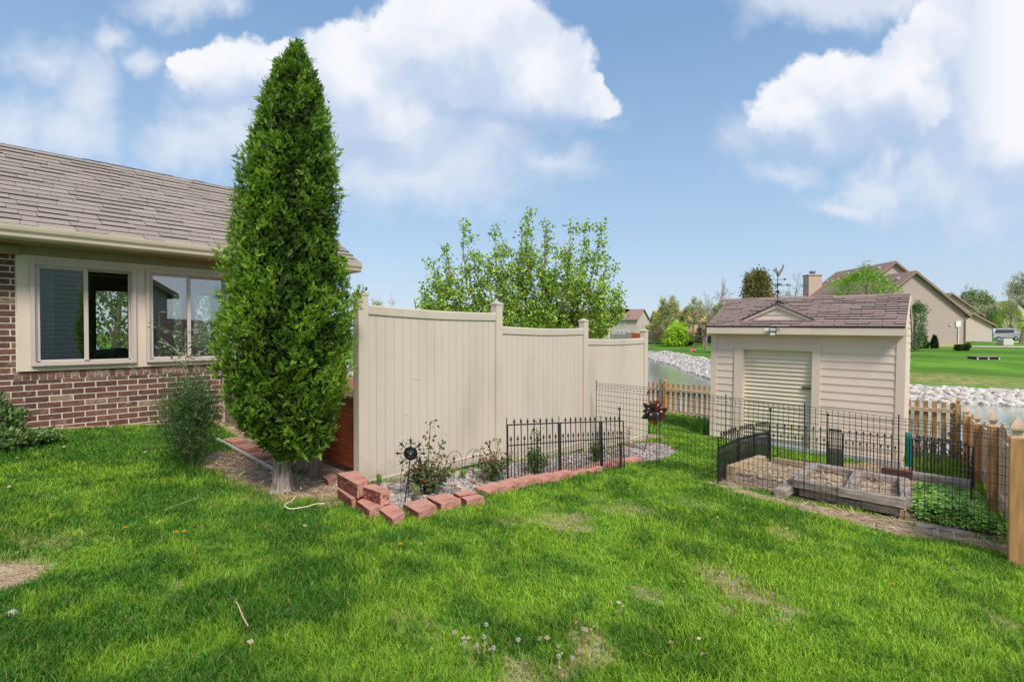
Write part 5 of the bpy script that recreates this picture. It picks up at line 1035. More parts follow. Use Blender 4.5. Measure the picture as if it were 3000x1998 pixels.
def sapling(name,label,p,h,seed,leafc,nb=7,ls=.035,sway=(0,0),cat='sapling',rootz=0,brl=.4):
    rs=np.random.RandomState(seed); t=thing(name,label,cat,p); mb=MB(); pts=[np.array([sway[0]*s*s,sway[1]*s*s,h*s])+rs.randn(3)*.004 for s in np.linspace(0,1,9)]; mb.tube(pts,[.008*(1-s)+.002 for s in np.linspace(0,1,9)],5); LP=[];LD=[]
    for k in range(nb):
        s=.5+.5*(k+.5)/nb; i=min(int(s*8),7); q=pts[i]+(pts[i+1]-pts[i])*(s*8-i); a=k*2.4+rs.rand(); d=np.array([math.cos(a),math.sin(a),.45]); L=h*brl*(1.3-s)*(.7+.5*rs.rand()); br=[q+d*L*x+np.array([0,0,.04*x*x]) for x in (0,.33,.66,1)]; mb.tube(br,[.004,.003,.002,.0012],4,cap=False)
        for b in np.linspace(.15,1,12): LP.append(q+d*L*b+rs.randn(3)*.008); LD.append(d+rs.randn(3)*.8)
    for b in np.linspace(.6,1,22): LP.append(pts[min(int(b*8),8)]+rs.randn(3)*.01+np.array([0,0,(b*8-int(b*8))*h/8*(b<1)])); LD.append(rs.randn(3)+np.array([0,0,.6]))
    mb.build('stem',m_twig,t); LP=np.repeat(np.array(LP),3,0)+rs.randn(len(LP)*3,3)*.012; LD=np.repeat(np.array(LD),3,0)+rs.randn(len(LD)*3,3)*.4; leaf_mesh('foliage',LP,LD,ls*(.6+.8*rs.rand(len(LP))),pal(rs,len(LP),*leafc),t,seed,asp=.35); return t
q=G(548,1345); sapling('sapling','thin pale-leaved sapling growing up through the juniper shrub before the window',q,1.28,42,((.16,.24,.08),(.34,.42,.20)),11,.036,(.0,.02),brl=.62)
q=G(30,1330); 
for k,(x,y,w,h,lb) in enumerate(((-5,1316,.34,.17,'leafy green ground shrub at the left picture edge below the brick pier'),(95,1300,.36,.13,'low leafy green ground shrub creeping along the brick wall foot'))):
    q=G(x,y); shrub('ground_shrub',lb,q,w*1.5,h,3000 if k==0 else 1700,((.07,.14,.03),(.24,.34,.10)),.04,50+k,asp=.6,stems=26,up=.4,spread=.30)
q=G(8,1300); shrub('leafy_shrub','taller loose leafy shrub in front of the brick pier at the left edge',q,.42,.50,900,((.08,.15,.04),(.24,.33,.12)),.05,53,asp=.5,stems=14,spread=.2)
# ---- roses, weeds and iris in the beds
def rose(name,label,p,w,h,seed,n=420,leafc=((.05,.085,.03),(.15,.19,.07)),red=.25,tall=()):
    rs=np.random.RandomState(seed); t=thing(name,label,'rose bush',p,0,'rose bushes in the gravel bed'); mb=MB(); LP=[];LD=[]
    ends=[(math.cos(a)*w/2*r,math.sin(a)*w/2*r,h*z) for a,r,z in zip(rs.rand(15)*6.283,.2+.8*rs.rand(15),.4+.5*rs.rand(15))]+[tuple(q) for q in tall]
    for e in ends:
        e=np.array(e); mb.tube([(e[0]*.1,e[1]*.1,0),tuple(e*np.array([.55,.55,.55])),tuple(e)],[.006,.005,.0035],5)
        for s in np.linspace(.3,1,9):
            for _ in range(3): LP.append(e*s+rs.randn(3)*.02); LD.append(rs.randn(3)+np.array([e[0]*2,e[1]*2,.3]))
    mb.build('canes',simple('cane_%d'%seed,(.10,.12,.05),.7),t); LP=np.array(LP); LD=np.array(LD); i=rs.randint(0,len(LP),n); C=LP[i]+rs.randn(n,3)*.025; C[:,2]=np.maximum(C[:,2],.01); c=pal(rs,n,*leafc); rd=(rs.rand(n)<red*(.4+1.0*(C[:,2]>h*.55))); c[rd]=pal(rs,int(rd.sum()),(.22,.07,.04),(.34,.16,.07)); leaf_mesh('leaves',C,LD[i]+rs.randn(n,3)*.3,.028+.022*rs.rand(n),c,t,seed,asp=.62); return t
q=G(1250,1442); rose('rose_bush','big rose bush with bronze young leaves behind the sun-face stake',q,.52,.30,61,1100,tall=[(.06,.02,.62),(-.10,.05,.42),(.20,.02,.42)])
q=G(1440,1408); rose('rose_bush','rose bush with red new leaves left of the black finial panels',q,.40,.32,62,620,tall=[(-.03,0,.42),(.1,0,.36)],leafc=((.06,.10,.03),(.17,.23,.09)),red=.35)
q=G(1572,1384); rose('rose_bush','light green rose bush behind the left black finial panel',q,.30,.34,63,560,tall=[(.0,0,.52),(.06,.05,.44)],leafc=((.09,.15,.03),(.24,.33,.10)),red=.05)
q=G(1752,1350); rose('rose_bush','dark green rose bush behind the right black finial panel',q,.28,.34,64,420,tall=[(.0,0,.44)],leafc=((.05,.10,.03),(.18,.26,.08)),red=.03)
q=G(1110,1424); shrub('weed','small bright green weed growing at the foot of the vinyl fence',q,.09,.14,90,((.16,.28,.04),(.28,.42,.08)),.028,65,asp=.5,stems=5,cat='weed')
q=G(1215,1462); shrub('weed','pale feathery weed at the foot of the sun-face stake',q,.14,.14,160,((.20,.28,.09),(.34,.40,.18)),.03,66,asp=.3,stems=6,cat='weed')
q=G(1358,1400); shrub('weed','little light green weed between the wire hoops and the red-leaved rose',q,.1,.09,80,((.16,.28,.04),(.28,.42,.08)),.026,67,asp=.5,stems=5,cat='weed')
# long-leaved clump beside the shed corner
def strap(name,label,p,n,h,w,seed,c=((.10,.26,.02),(.24,.46,.05)),group=None):
    rs=np.random.RandomState(seed); t=thing(name,label,'plant',p,0,group); a=rs.rand(n)*6.283; b=np.stack([np.cos(a)*w*rs.rand(n),np.sin(a)*w*rs.rand(n),0*a],-1); out=np.stack([np.cos(a),np.sin(a),0*a],-1); H_=h*(.6+.4*rs.rand(n))[:,None]; s=np.stack([-np.sin(a),np.cos(a),0*a],-1)*.007
    m=b+out*H_*.15+np.array([0,0,1])*H_*.65; e=b+out*H_*.5+np.array([0,0,1])*H_*.95; V=np.stack([b-s,b+s,m+s,m-s,e],1).reshape(-1,3); i=np.arange(n)[:,None]*5; F=np.concatenate([i+np.array([0,1,2]),i+np.array([0,2,3]),i+np.array([3,2,4])]); npmesh('leaves',V,F,m_leaf,np.tile(pal(rs,n,*c),(3,1)),t); return t
q=PZ(2062,1268,-.6); q=np.array([q[0],q[1],h1(q[0],q[1])]); strap('daylily','clump of long bright green leaves beside the left corner of the shed',q,260,.42,.24,71)
# strawberries
def strawberries():
    poly=[tuple(q[:2]) for q in (G(2672,1500),G(2690,1418),G(2700,1400),G(2770,1432),G(2862,1450),G(2910,1510),G(2935,1572),G(2800,1548),G(2690,1524))]
    x,y,rs=in_poly_pts(poly,2600,81,.0); n=len(x); edge=np.clip(-sdf(x,y,poly)/.18,0,1); z=H(x,y)+.03+(.05+.10*rs.rand(n))*edge; Ps=[];Ds=[];Ss=[];Cs=[];Us=[]
    for j in range(3):
        a=rs.rand(n)*6.283 if j==0 else a+2.1; d=np.stack([np.cos(a),np.sin(a),.15+0*a],-1)+rs.randn(n,3)*.15; Ps.append(np.stack([x,y,z],-1)); Ds.append(d); Ss.append(.04+.022*rs.rand(n)); Cs.append(pal(rs,n,(.20,.42,.05),(.44,.68,.14))); Us.append(np.tile([0,0,1.],(n,1))*3)
    # leaflets lie flat: the leaf plane is set by 'up' = world z
    P_=np.concatenate(Ps); D_=np.concatenate(Ds); S_=np.concatenate(Ss); C_=np.concatenate(Cs)
    o=leaf_mesh('strawberry_plants',P_,D_,S_,C_,None,82,asp=.85,up=np.concatenate(Us),droop=.25,curl=.06); tag(o,'dense patch of green strawberry leaves at the right end of the beds','ground cover',kind='stuff')
    k=rs.choice(n,46,False); fm_=MB()
    for i in k:
        c=Vector((x[i],y[i],z[i]+.03)); 
        for q in range(5): a=q*1.2566; fm_.add([c,c+Vector((math.cos(a-.45)*.009,math.sin(a-.45)*.009,.003)),c+Vector((math.cos(a)*.015,math.sin(a)*.015,.004)),c+Vector((math.cos(a+.45)*.009,math.sin(a+.45)*.009,.003))],[(0,1,2,3)])
    o=fm_.build('strawberry_blossoms',m_white,None); tag(o,'tiny white blossoms scattered over the strawberry leaves','flowers',kind='stuff')
strawberries()
def vine():
    rs=np.random.RandomState(91); p=PU(2735,1300,13.6); g=h1(p[0],p[1]); t=thing('dry_vine','sprawling nearly leafless vine against the back picket fence right of the shed','vine',(p[0],p[1],g)); mb=MB(); LP=[];LD=[]
    for k in range(12):
        a=rs.rand()*6.283; pts=[np.array([0.,rs.uniform(-.3,.3),.0])]; d=np.array([rs.uniform(-.1,.1),rs.uniform(-1,1),1.3])
        for i in range(8): d=d+np.array([rs.randn()*.1,rs.randn()*.55,-.16]); pts.append(pts[-1]+d/np.linalg.norm(d)*.20)
        mb.tube(pts,[.011,.010,.009,.008,.006,.005,.004,.003,.002],4)
        for q in pts[2:]:
            for _ in range(3): LP.append(q+rs.randn(3)*.05); LD.append(rs.randn(3))
    mb.build('stems',m_twig,t); LP=np.array(LP); leaf_mesh('foliage',LP,np.array(LD),.035+.03*rs.rand(len(LP)),pal(rs,len(LP),(.34,.28,.10),(.6,.5,.28)),t,92,asp=.5)
vine()
# ================================================================= BACKGROUND HOUSES
m_win=simple('far_window',(.32,.36,.40),.15); m_rake=simple('rake_brown',(.27,.19,.125),.7)
def lapwall_tex(): pass
def gable_house(name,label,D0,r0,yaw,front_w,depth,zb,ze,pitch,wall,roof,parts=None,group='houses beyond the pond',laps=True,over=.35):
    """local frame: gable end lies on x=0 facing -x, centred on y=0 (y to the left), ridge runs along +x"""
    x,y=DR(D0,r0); t=thing(name,label,'house',(x,y,0),YAW+yaw,group); hw=front_w/2; zp=ze+pitch*hw
    m=MB()
    m.bx(.03,depth,-hw,hw,zb,ze); m.add([(0.03,-hw,ze),(0.03,hw,ze),(0.03,0,zp),(depth,-hw,ze),(depth,hw,ze),(depth,0,zp)],[(0,2,1),(3,4,5)])
    if laps:
        z=zb
        while z<zp-.1:
            h=.20; k=1 if z+h/2<ze else max(0,(zp-z-h/2)/(zp-ze)); m.slab([(0.026,-hw*k,z),(0.026,hw*k,z),(0.026,hw*k,z+h-.004),(0.026,-hw*k,z+h-.004)],(0,0,0)) if False else m.add([(.0,-hw*k,z),(.0,hw*k,z),(.028,hw*k,z+h),(.028,-hw*k,z+h),(.03,-hw*k,z),(.03,hw*k,z)],[(0,3,2,1),(0,1,5,4)]); z+=h
    m.build('wall',wall,t)
    m=MB(); o=over
    for s in (-1,1):
        m.slab([(-o,0,zp+.0),(depth+o,0,zp+.0),(depth+o,s*(hw+o),ze-pitch*o),(-o,s*(hw+o),ze-pitch*o)] ,(0,0,.14))
    m.build('roof',roof,t)
    m=MB()
    for s in (-1,1): m.slab([(-o-.03,0,zp-.14),(-o-.03,s*(hw+o),ze-pitch*o-.14),(-o-.03,s*(hw+o),ze-pitch*o+.14),(-o-.03,0,zp+.14)],(.05,0,0))
    for s in (-1,1): m.bx(-o,depth+o,s*(hw+o)-.06,s*(hw+o)+.06,ze-pitch*o-.12,ze-pitch*o+.06)
    m.build('roof_trim',m_rake,t); return t,hw,zp
gz_=lambda D,r: h1(*DR(D,r))
H1,hw,zp=gable_house('brown_house','large tan-sided house with mauve-brown gabled roof and chimney beyond the shed',54,42.3,R(0),10.9,7.8,.35,3.55,.80,m_hbeige,m_hroof,laps=True)
m=MB(); m.bx(-.02,7.8,-5.47,5.47,.05,.5); m.build('foundation',simple('foundation_tan',(.5,.36,.24),.9),H1)
for k in range(4): m=MB(); m.lathe((.9+k*1.75,1.0,zp-.8*1.0+.14),[(.22,-.1),(.24,.10),(.16,.2)],8); m.build('roof_vent',simple('vent_%d'%k,(.45,.38,.34)),H1)
m=MB(); m.bx(-.09,-.005,-4.95,-4.45,2.15,2.75); m.tube([(-.06,-4.72,2.15),(-.06,-4.72,.3)],.06,8); m.build('utility_meter',simple('meter_white',(.75,.74,.70)),H1)
m=MB(); m.bx(-.07,-.005,-4.0,-3.75,2.25,2.4); m.build('outlet_box',simple('outlet_grey',(.45,.45,.43)),H1)
m=MB(); m.tube([(-.15,-5.75,3.15),(-.08,-5.42,2.85),(-.08,-5.42,.35)],.06,6); m.build('downspout',m_rake,H1)
m=MB(); m.lathe((-.3,5.2,4.5),[(.02,0),(.25,.05),(.42,.14),(.40,.14),(.2,.06)],14,None,0,(-.5,.3,.6)); m.tube([(-.3,5.2,4.5),(-.1,5.2,4.0)],.03,6); m.build('satellite_dish',simple('dish_grey',(.6,.58,.55)),H1)
H2,hw2,zp2=gable_house('brown_house','upper rear wing of the tan house with taller gable and brick-free chimney stack',60.2,44.8,R(0),15.6,10.4,.4,3.55,.80,m_hbeige,m_hroof,laps=False)
for k in range(4): m=MB(); m.lathe((1.2+k*1.9,.9,zp2-.72+.14),[(.22,-.1),(.24,.10),(.16,.2)],8); m.build('roof_vent',simple('ventb_%d'%k,(.45,.38,.34)),H2)
m=MB(); yy=44.8-43.4; m.bx(9.6,11.0,yy+.7-.9+1.4,yy+.7+.9+1.4,.3,9.35); m.bx(9.5,11.1,yy+.6-.9+1.4,yy+.8+.9+1.4,9.35,9.5); m.build('chimney',simple('chimney_tan',(.50,.38,.30),.85),H2); m=MB(); m.lathe((10.3,yy+2.1,9.5),[(.3,0),(.3,.25),(.45,.3),(.45,.45),(.2,.55)],10); m.build('chimney_cap',simple('cap_metal',(.3,.28,.27),.4,.5),H2)
H3,_,_=gable_house('pale_house','pale stucco gabled house behind the right corner of the brown house',80,68.4,R(0),9.6,10,.2,4.4,.68,m_hcream,m_hroof,laps=False)
H4,_,_=gable_house('garage_wing','low pale garage gable at the right of the brown house',74,66.2,R(0),6.4,4,.2,2.7,.52,m_hcream,m_hroof,laps=False)
H5,_,_=gable_house('far_house','distant tan house with brown roof behind the budding tree at the right edge',112,110.5,R(20),14,12,.3,5.0,.5,m_hcream,simple('far_roof_b',(.26,.19,.14),.9),laps=False)
def merge(a,b):     # wings of one building belong to one thing
    M_=lambda o:Matrix.LocRotScale(o.location,o.rotation_euler,None)
    for c in kids(b): c.parent=a; c.matrix_local=M_(a).inverted()@M_(b)@M_(c)
    bpy.data.objects.remove(b)
merge(H1,H2); merge(H3,H4)
H3['label']='pale gabled house with a low garage wing behind the right corner of the brown house'
# two-storey house on the left, its long eave side faces the pond
HL=thing('two_storey_house','two-storey pale pink-beige house with brown roof seen above the third vinyl panel','house',(*DR(137,33.5),0),YAW-R(31.8)*0+math.atan2(.5,-.9)*0,'houses beyond the pond')
# local frame: origin at the right front corner; +x along the front to the left, +y back
dl=np.array(DR(.53,-.85)); HL.rotation_euler=(0,0,math.atan2(dl[1],dl[0]))
m=MB(); m.bx(0,34,-10,0,-.2,5.35); m.add([(0,0,5.35),(0,-10,5.35),(0,-5,8.0),(34,0,5.35),(34,-10,5.35),(34,-5,8.0)],[(0,1,2),(3,5,4)]); m.build('wall',m_hcream,HL)
m=MB(); 
for s in (0,-10): e=.5 if s==0 else -.5; m.slab([(-.4,-5,8.05),(34.4,-5,8.05),(34.4,s+e,5.1),(-.4,s+e,5.1)],(0,0,.15))
m.build('roof',simple('far_roof_l',(.27,.17,.14),.9),HL)
m=MB(); m.slab([(3.5,-6,8.1),(9.5,-6,8.1),(6.5,-6,9.0)],(0,3.5,0)); m.build('roof_hump',simple('far_roof_l2',(.27,.17,.14),.9),HL)
m=MB(); m.bx(-.4,34.4,.42,.55,4.95,5.2); m.build('gutter',simple('far_gutter',(.25,.18,.14)),HL)
m_wf=simple('far_window_frame',(.75,.72,.70))
for x0,z0,w_,h_ in ((3.4,3.5,1.1,1.5),(7.6,3.4,1.1,1.5),(11.5,3.5,1.4,1.4),(18,3.5,1.1,1.5),(24,3.5,1.1,1.5),(2.6,.9,.95,1.3),(3.75,.9,.95,1.3),(4.9,.9,.95,1.3),(12.0,.8,1.3,1.5)):
    m=MB(); m.bx(x0-.12,x0+w_+.12,.0,.06,z0-.12,z0+h_+.12); f_=m.build('window',m_wf,HL); m=MB(); m.bx(x0,x0+w_,.061,.08,z0,z0+h_*.46); m.bx(x0,x0+w_,.061,.08,z0+h_*.52,z0+h_); m.build('pane',m_win,f_)
for k,x0 in enumerate((8.5,13.5)): m=MB(); m.lathe((x0,-2.3,6.75),[(.15,-.2),(.15,.35),(.05,.4)],8); m.build('roof_vent',m_wf,HL)
HO=thing('tan_roof_house','wide house with orange-tan roof behind the willow across the pond','house',(*DR(150,58),0),0,'houses beyond the pond'); HO.rotation_euler=(0,0,YAW+R(90))
m=MB(); m.bx(0,15,-9,0,-.3,4.9); m.add([(0,0,4.9),(0,-9,4.9),(0,-4.5,8.2),(15,0,4.9),(15,-9,4.9),(15,-4.5,8.2)],[(0,1,2),(3,5,4)]); m.build('wall',simple('ochre_wall',(.50,.33,.20)),HO)
m=MB(); m.slab([(-.4,-4.5,8.3),(15.4,-4.5,8.3),(15.4,.5,4.7),(-.4,.5,4.7)],(0,0,.15)); m.slab([(-.4,-9.5,4.7),(15.4,-9.5,4.7),(15.4,-4.499,8.3),(-.4,-4.499,8.3)],(0,0,.15)); m.build('roof',simple('ochre_roof',(.50,.29,.11),.9),HO)
for x0 in (2,6,10): m=MB(); m.bx(x0,x0+1.1,.01,.05,2.9,4.2); m.build('window',m_win,HO)
# barn-shaped shed in the far yard
BS=thing('barn_shed','little cream gambrel barn shed above the third vinyl panel','shed',(*DR(112,20.2),0)); BS.rotation_euler=(0,0,YAW+R(110)); g=.25
pr=[(-1.45,g),(-1.45,g+2.0),(-1.15,g+2.7),(0,g+3.15),(1.15,g+2.7),(1.45,g+2.0),(1.45,g)]
m=MB(); m.slab([(x,0,z) for x,z in pr],(0,-2.2,0)); m.build('wall',simple('barn_cream',(.52,.45,.29)),BS)
m=MB(); 
for (x0,z0),(x1,z1) in zip(pr[1:5],pr[2:6]): m.slab([(x0*1.02,.15,z0+.02),(x1*1.02,.15,z1+.02),(x1*1.02,.15,z1+.1),(x0*1.02,.15,z0+.1)],(0,-2.5,0))
m.build('roof',simple('barn_roof',(.23,.16,.14),.9),BS)
m=MB(); m.bx(-.7,.7,.005,.04,g+.1,g+1.9); m.build('door',simple('barn_door',(.50,.43,.28)),BS)
def board_fence(name,label,a,c,h,col,group='board fences across the pond',step=.9,z=None):
    a=np.array(DR(*a)); c=np.array(DR(*c)); L=np.linalg.norm(c-a); t=thing(name,label,'fence',(a[0],a[1],0),math.atan2(*(c-a)[::-1]),group); n=max(2,int(L/step)); mt=simple(name+'_col',col,.9)
    m=MB()
    for k in range(n):
        x=k*L/n; p=a+(c-a)*(k+.5)/n; g=h1(*p) if z is None else z; m.bx(x+.01,x+L/n-.01,-.03,.03,g-.1,g+h+.06*math.sin(k*2.2))
    m.build('boards',mt,t); m=MB()
    for k in range(0,n+1,3): p=a+(c-a)*k/n; g=h1(*p) if z is None else z; m.bx(k*L/n-.07,k*L/n+.07,-.10,-.031,g-.1,g+h+.12)
    m.build('fence_posts',mt,t); return t
board_fence('grey_fence','weathered grey board fence behind the barn shed across the pond',(118,15.5),(118,27.5),1.25,(.20,.19,.18),z=.05)
board_fence('red_fence','red stained board fence right of the barn shed across the pond',(120,26.8),(121,30.2),1.5,(.26,.05,.03),z=.05)
board_fence('dark_fence','long dark board fence behind the nearly bare tree across the pond',(108,34),(96,40.5),1.55,(.07,.06,.06))
board_fence('brown_fence','low dark red-brown fence behind the twiggy round tree',(112,30.8),(112,34.2),1.3,(.16,.06,.04))
# concrete walk, kerb and small things on the far lawn
def strip(name,pts_,w,mat,dz=.02):
    m=MB(); P=[np.array(p) for p in pts_]
    for i in range(len(P)-1):
        d=P[i+1]-P[i]; nr=np.array([-d[1],d[0]])/np.linalg.norm(d)*w/2; q=[P[i]+nr,P[i]-nr,P[i+1]-nr,P[i+1]+nr]; m.slab([(x,y,h1(x,y)+dz) for x,y in q],(0,0,-.06))
    o=m.build(name,mat); return tag(o,kind='structure')
strip('walk',[DR(52.0,46.1),DR(51.5,48),DR(51,50),DR(50.5,52.5),DR(50,55)],1.1,m_conc,.10)
strip('driveway',[DR(67,62),DR(67,66),DR(67,72)],4,m_conc,.06)
q=np.array(DR(38.5,38.5*(2880-1500)/1500)); g=h1(*q); gt=thing('storm_drain','flat concrete storm drain inlet with dark opening on the far lawn','drain',(q[0],q[1],g),YAW)
m=MB(); m.bx(-.5,.5,-.85,.85,.16,.205); m.build('slab',simple('drain_slab',(.20,.19,.18),.9),gt,bevel=.01); m=MB(); m.bx(-.42,.42,-.78,.78,-.1,.158); m.build('opening',simple('drain_dark',(.02,.02,.02)),gt)
for y in (-.8,0,.8): m=MB(); m.bx(-.48,-.42,y-.04,y+.04,-.1,.159); m.build('pier',m_conc,gt)
q=np.array(DR(56,56*(2945-1500)/1500)); g=h1(*q); ph=thing('pedestal','small tan stone pedestal beside the far walk','pedestal',(q[0],q[1],g),YAW); m=MB(); m.bx(-.4,.4,-.55,.55,0,.55); m.build('base',m_conc,ph,bevel=.02); m=MB(); m.bx(-.45,.45,-.4,.6,.56,.66); m.build('cap_stone',m_stone,ph,bevel=.02)
# parked van
q=np.array(DR(76,76*(2930-1500)/1500)); g=max(h1(*q),.2); vn=thing('parked_van','light grey minivan parked beyond the garage at the right','van',(q[0],q[1],g),YAW+R(90)+R(8))
sp_=[(-2.4,.45),(-2.45,.95),(-2.2,1.15),(-1.75,1.7),(-.9,1.85),(1.0,1.85),(2.0,1.7),(2.3,1.1),(2.4,.5)]
m=MB(); n=len(sp_); 
vs=[]; 
for y,ins in ((-.92,0),(-.75,.0),(.75,0),(.92,0)):
    for x,z in sp_: k=(1 if abs(y)<.8 else (.95 if z>1.2 else 1)); vs.append((x*k,y*(.88 if z>1.2 and abs(y)>.8 else 1),z+(0.04 if abs(y)<.8 and z>1.6 else 0)))
fs=[(j*n+i,j*n+i+1,(j+1)*n+i+1,(j+1)*n+i) for j in range(3) for i in range(n-1)]+[tuple(range(n))[::-1],tuple(range(3*n,4*n)),(0,n,2*n,3*n,4*n-1,3*n-1,2*n-1,n-1)[::-1]]
m.add(vs,fs); m.build('body',M('van_paint',(.36,.36,.37),.25,.02,3,metal=.3),vn,bevel=.05)
m=MB()
for s in (-1,1):
    m.slab([(-1.9,s*.885,1.18),(1.95,s*.885,1.18),(1.75,s*.815,1.66),(-1.45,s*.815,1.66)],(0,s*.03,0))
m.slab([(-2.2,-.7,1.2),(-2.2,.7,1.2),(-1.83,.66,1.66),(-1.83,-.66,1.66)],(-.03,0,.02)); m.build('window',simple('car_glass',(.03,.035,.04),.08),vn)
for x in (-1.45,1.45):
    for s in (-1,1): m=MB(); m.lathe((x,s*.80,.34),[(.34,0),(.34,.2)],16,None,0,(0,s,0)); wh=m.build('wheel',simple('tyre',(.02,.02,.02)),vn); m=MB(); m.lathe((x,s*1.001,.34),[(.2,0),(.2,.01)],12,None,0,(0,s,0)); m.build('rim',simple('rim',(.5,.5,.5),.3,.8),wh)
# two people sitting on the far lawn
def seated(name,label,D,r,yaw,shirt,hair):
    x,y=DR(D,r); g=h1(x,y); t=thing(name,label,'person',(x,y,g),yaw,'people sitting on the far lawn')
    verts=[(0,0,.12),(0,-.02,.30),(0,-.03,.46),(0,-.02,.55),(0,.0,.62),(0,.01,.72),(.09,.02,.12),(.12,.36,.36),(.10,.42,.04),(.10,.54,.03),(-.09,.02,.12),(-.12,.36,.34),(-.10,.42,.04),(-.10,.54,.03),(.17,-.03,.46),(.23,.12,.28),(.14,.30,.30),(-.17,-.03,.46),(-.23,.12,.28),(-.14,.30,.30)]
    eds=[(0,1),(1,2),(2,3),(3,4),(4,5),(0,6),(6,7),(7,8),(8,9),(0,10),(10,11),(11,12),(12,13),(2,14),(14,15),(15,16),(2,17),(17,18),(18,19)]
    rad=[.13,.12,.12,.05,.085,.09,.085,.06,.045,.035,.085,.06,.045,.035,.055,.04,.03,.055,.04,.03]
    me=bpy.data.meshes.new('body'); me.from_pydata(verts,eds,[]); o=bpy.data.objects.new('body',me); COL.objects.link(o); o.parent=t; me.materials.append(shirt)
    sk_=o.modifiers.new('skin','SKIN'); 
    if not me.skin_vertices: me.attributes
    for i,v in enumerate(me.skin_vertices[0].data if me.skin_vertices else []): v.radius=(rad[i],rad[i]); v.use_root=(i==0)
    o.modifiers.new('sub','SUBSURF').levels=1
    m=MB(); m.lathe((0,.03,.68),[(.0,-.13),(.07,-.11),(.095,-.03),(.095,.04),(.06,.10),(0,.12)],12); m.build('head',simple('skin_tone',(.45,.27,.19)),t,smooth=True)
    m=MB(); m.lathe((0,-.015,.70),[(0,-.26),(.09,-.22),(.11,-.05),(.105,.06),(.07,.11),(0,.125)],12); m.build('hair',hair,t,smooth=True)
hm_=simple('dark_hair',(.015,.012,.012)); 
try:
    seated('person','person with long dark hair and coral top sitting on the far lawn, at left',70,70*.352,YAW+R(60),simple('coral_shirt',(.75,.20,.16)),hm_)
    seated('person','person with dark hair and pink top sitting on the far lawn, at right',70.3,70*.3585,YAW+R(20),simple('pink_shirt',(.75,.30,.28)),hm_)
except Exception as ex: print('SEATED',ex)
# ================================================================= small garden things
# sun-face stake
q=G(1186,1472); ss_=thing('sun_stake','black metal garden stake with a smiling sun face and scrolls','ornament',q,0); tp=Vector([float(v) for v in (PD(1203,1328,float(q@FW)+.05)-q)])
m=MB(); m.tube([(0,0,0),tuple(tp*.5+Vector((.004,0,0))),tuple(tp)],.0052,6); m.build('stake',m_blackm,ss_)
fr_=Vector(-FW); rt_=Vector(RT); upz=Vector((0,0,1)); c0_=tp
m=MB(); m.lathe(tuple(c0_),[(.0,-.03),(.05,-.025),(.058,-.01),(.060,.0),(.056,.004),(.050,.006),(.046,.002),(.03,.014),(0,.020)],24,None,0,tuple(fr_)); fc_=m.build('sun_face',M('black_enamel',(.010,.009,.010),.18,.05,5,spec=.6),ss_,smooth=True)
def onf(a,b,d=0): return tuple(c0_+rt_*a+upz*b+fr_*d)
m=MB()
for sx in(-1,1): m.tube([onf(sx*.030,.010,.014),onf(sx*.021,.016,.020),onf(sx*.012,.010,.020)],.003,5)
m.tube([onf(0,.008,.020),onf(.002,-.008,.028),onf(0,-.012,.024)],.004,6); m.tube([onf(-.018,-.020,.016),onf(-.006,-.028,.020),onf(.006,-.028,.020),onf(.018,-.020,.016)],.0035,5); m.build('features',M('black_enamel2',(.05,.05,.055),.12,.05,5,spec=.8),fc_)
for k in range(8):
    a=k*math.pi/4+math.pi/2; 
    if k==4: continue
    ca,sa_=math.cos(a),math.sin(a); m=MB(); m.tube([onf(ca*.055,sa_*.055),onf(ca*.10,sa_*.10)],.0035,5); pa,pb=-sa_,ca
    m.slab([onf(ca*.092,sa_*.092,-.002),onf(ca*.108+pa*.011,sa_*.108+pb*.011,-.002),onf(ca*.138,sa_*.138,-.002),onf(ca*.108-pa*.011,sa_*.108-pb*.011,-.002)],tuple(fr_*.004)); m.build('ray',m_blackm,ss_)
    m=MB(); b=a+math.pi/8
    for sg in (-1,1):
        pts_=[]
        for i in range(13):
            s=i/12; ang_=b+sg*(.20-.02*s)+sg*-.0; rr=.062+.062*s; 
            cxx,cyy=math.cos(b)*.085+math.cos(b+sg*1.57)*.014,math.sin(b)*.085+math.sin(b+sg*1.57)*.014; th=sg*s*5.2+b; r2=.024*(1-.55*s); pts_.append(onf(cxx+math.cos(th)*r2+math.cos(b)*.012,cyy+math.sin(th)*r2+math.sin(b)*.012))
        m.tube(pts_,.0022,4)
    m.build('scroll',m_blackm,ss_)
# wire hoop edging
def hoop(p,w,h,yaw,label,grp='wire hoop edging pieces'):
    t=thing('hoop_edging',label,'edging',p,yaw,grp); m=MB(); arc=[(-w/2,0,0),(-w/2,0,h*.35)]+[(-w/2*math.cos(a),0,h*.55+h*.45*math.sin(a)) for a in np.linspace(0,math.pi,13)]+[(w/2,0,h*.35),(w/2,0,0)]; m.tube(arc,.0026,5)
    for sx in (-1,1): m.tube([(sx*.005,0,.02),(sx*.012,0,h*.3)]+[(sx*(w*.25-w*.16*math.cos(a)),0,h*.42+w*.14*math.sin(a)) for a in np.linspace(0,4.4,12)],.002,4)
    m.tube([(0,0,0),(0,0,h*.72)],.0026,5); m.build('wire_hoop',m_wire,t); m=MB(); z=h*.74; m.slab([(0,-.002,z-.04),(.007,-.002,z-.008),(.026,-.002,z),(.007,-.002,z+.008),(0,-.002,z+.04),(-.007,-.002,z+.008),(-.026,-.002,z),(-.007,-.002,z-.008)],(0,.004,0)); m.build('star',m_blackm,t)
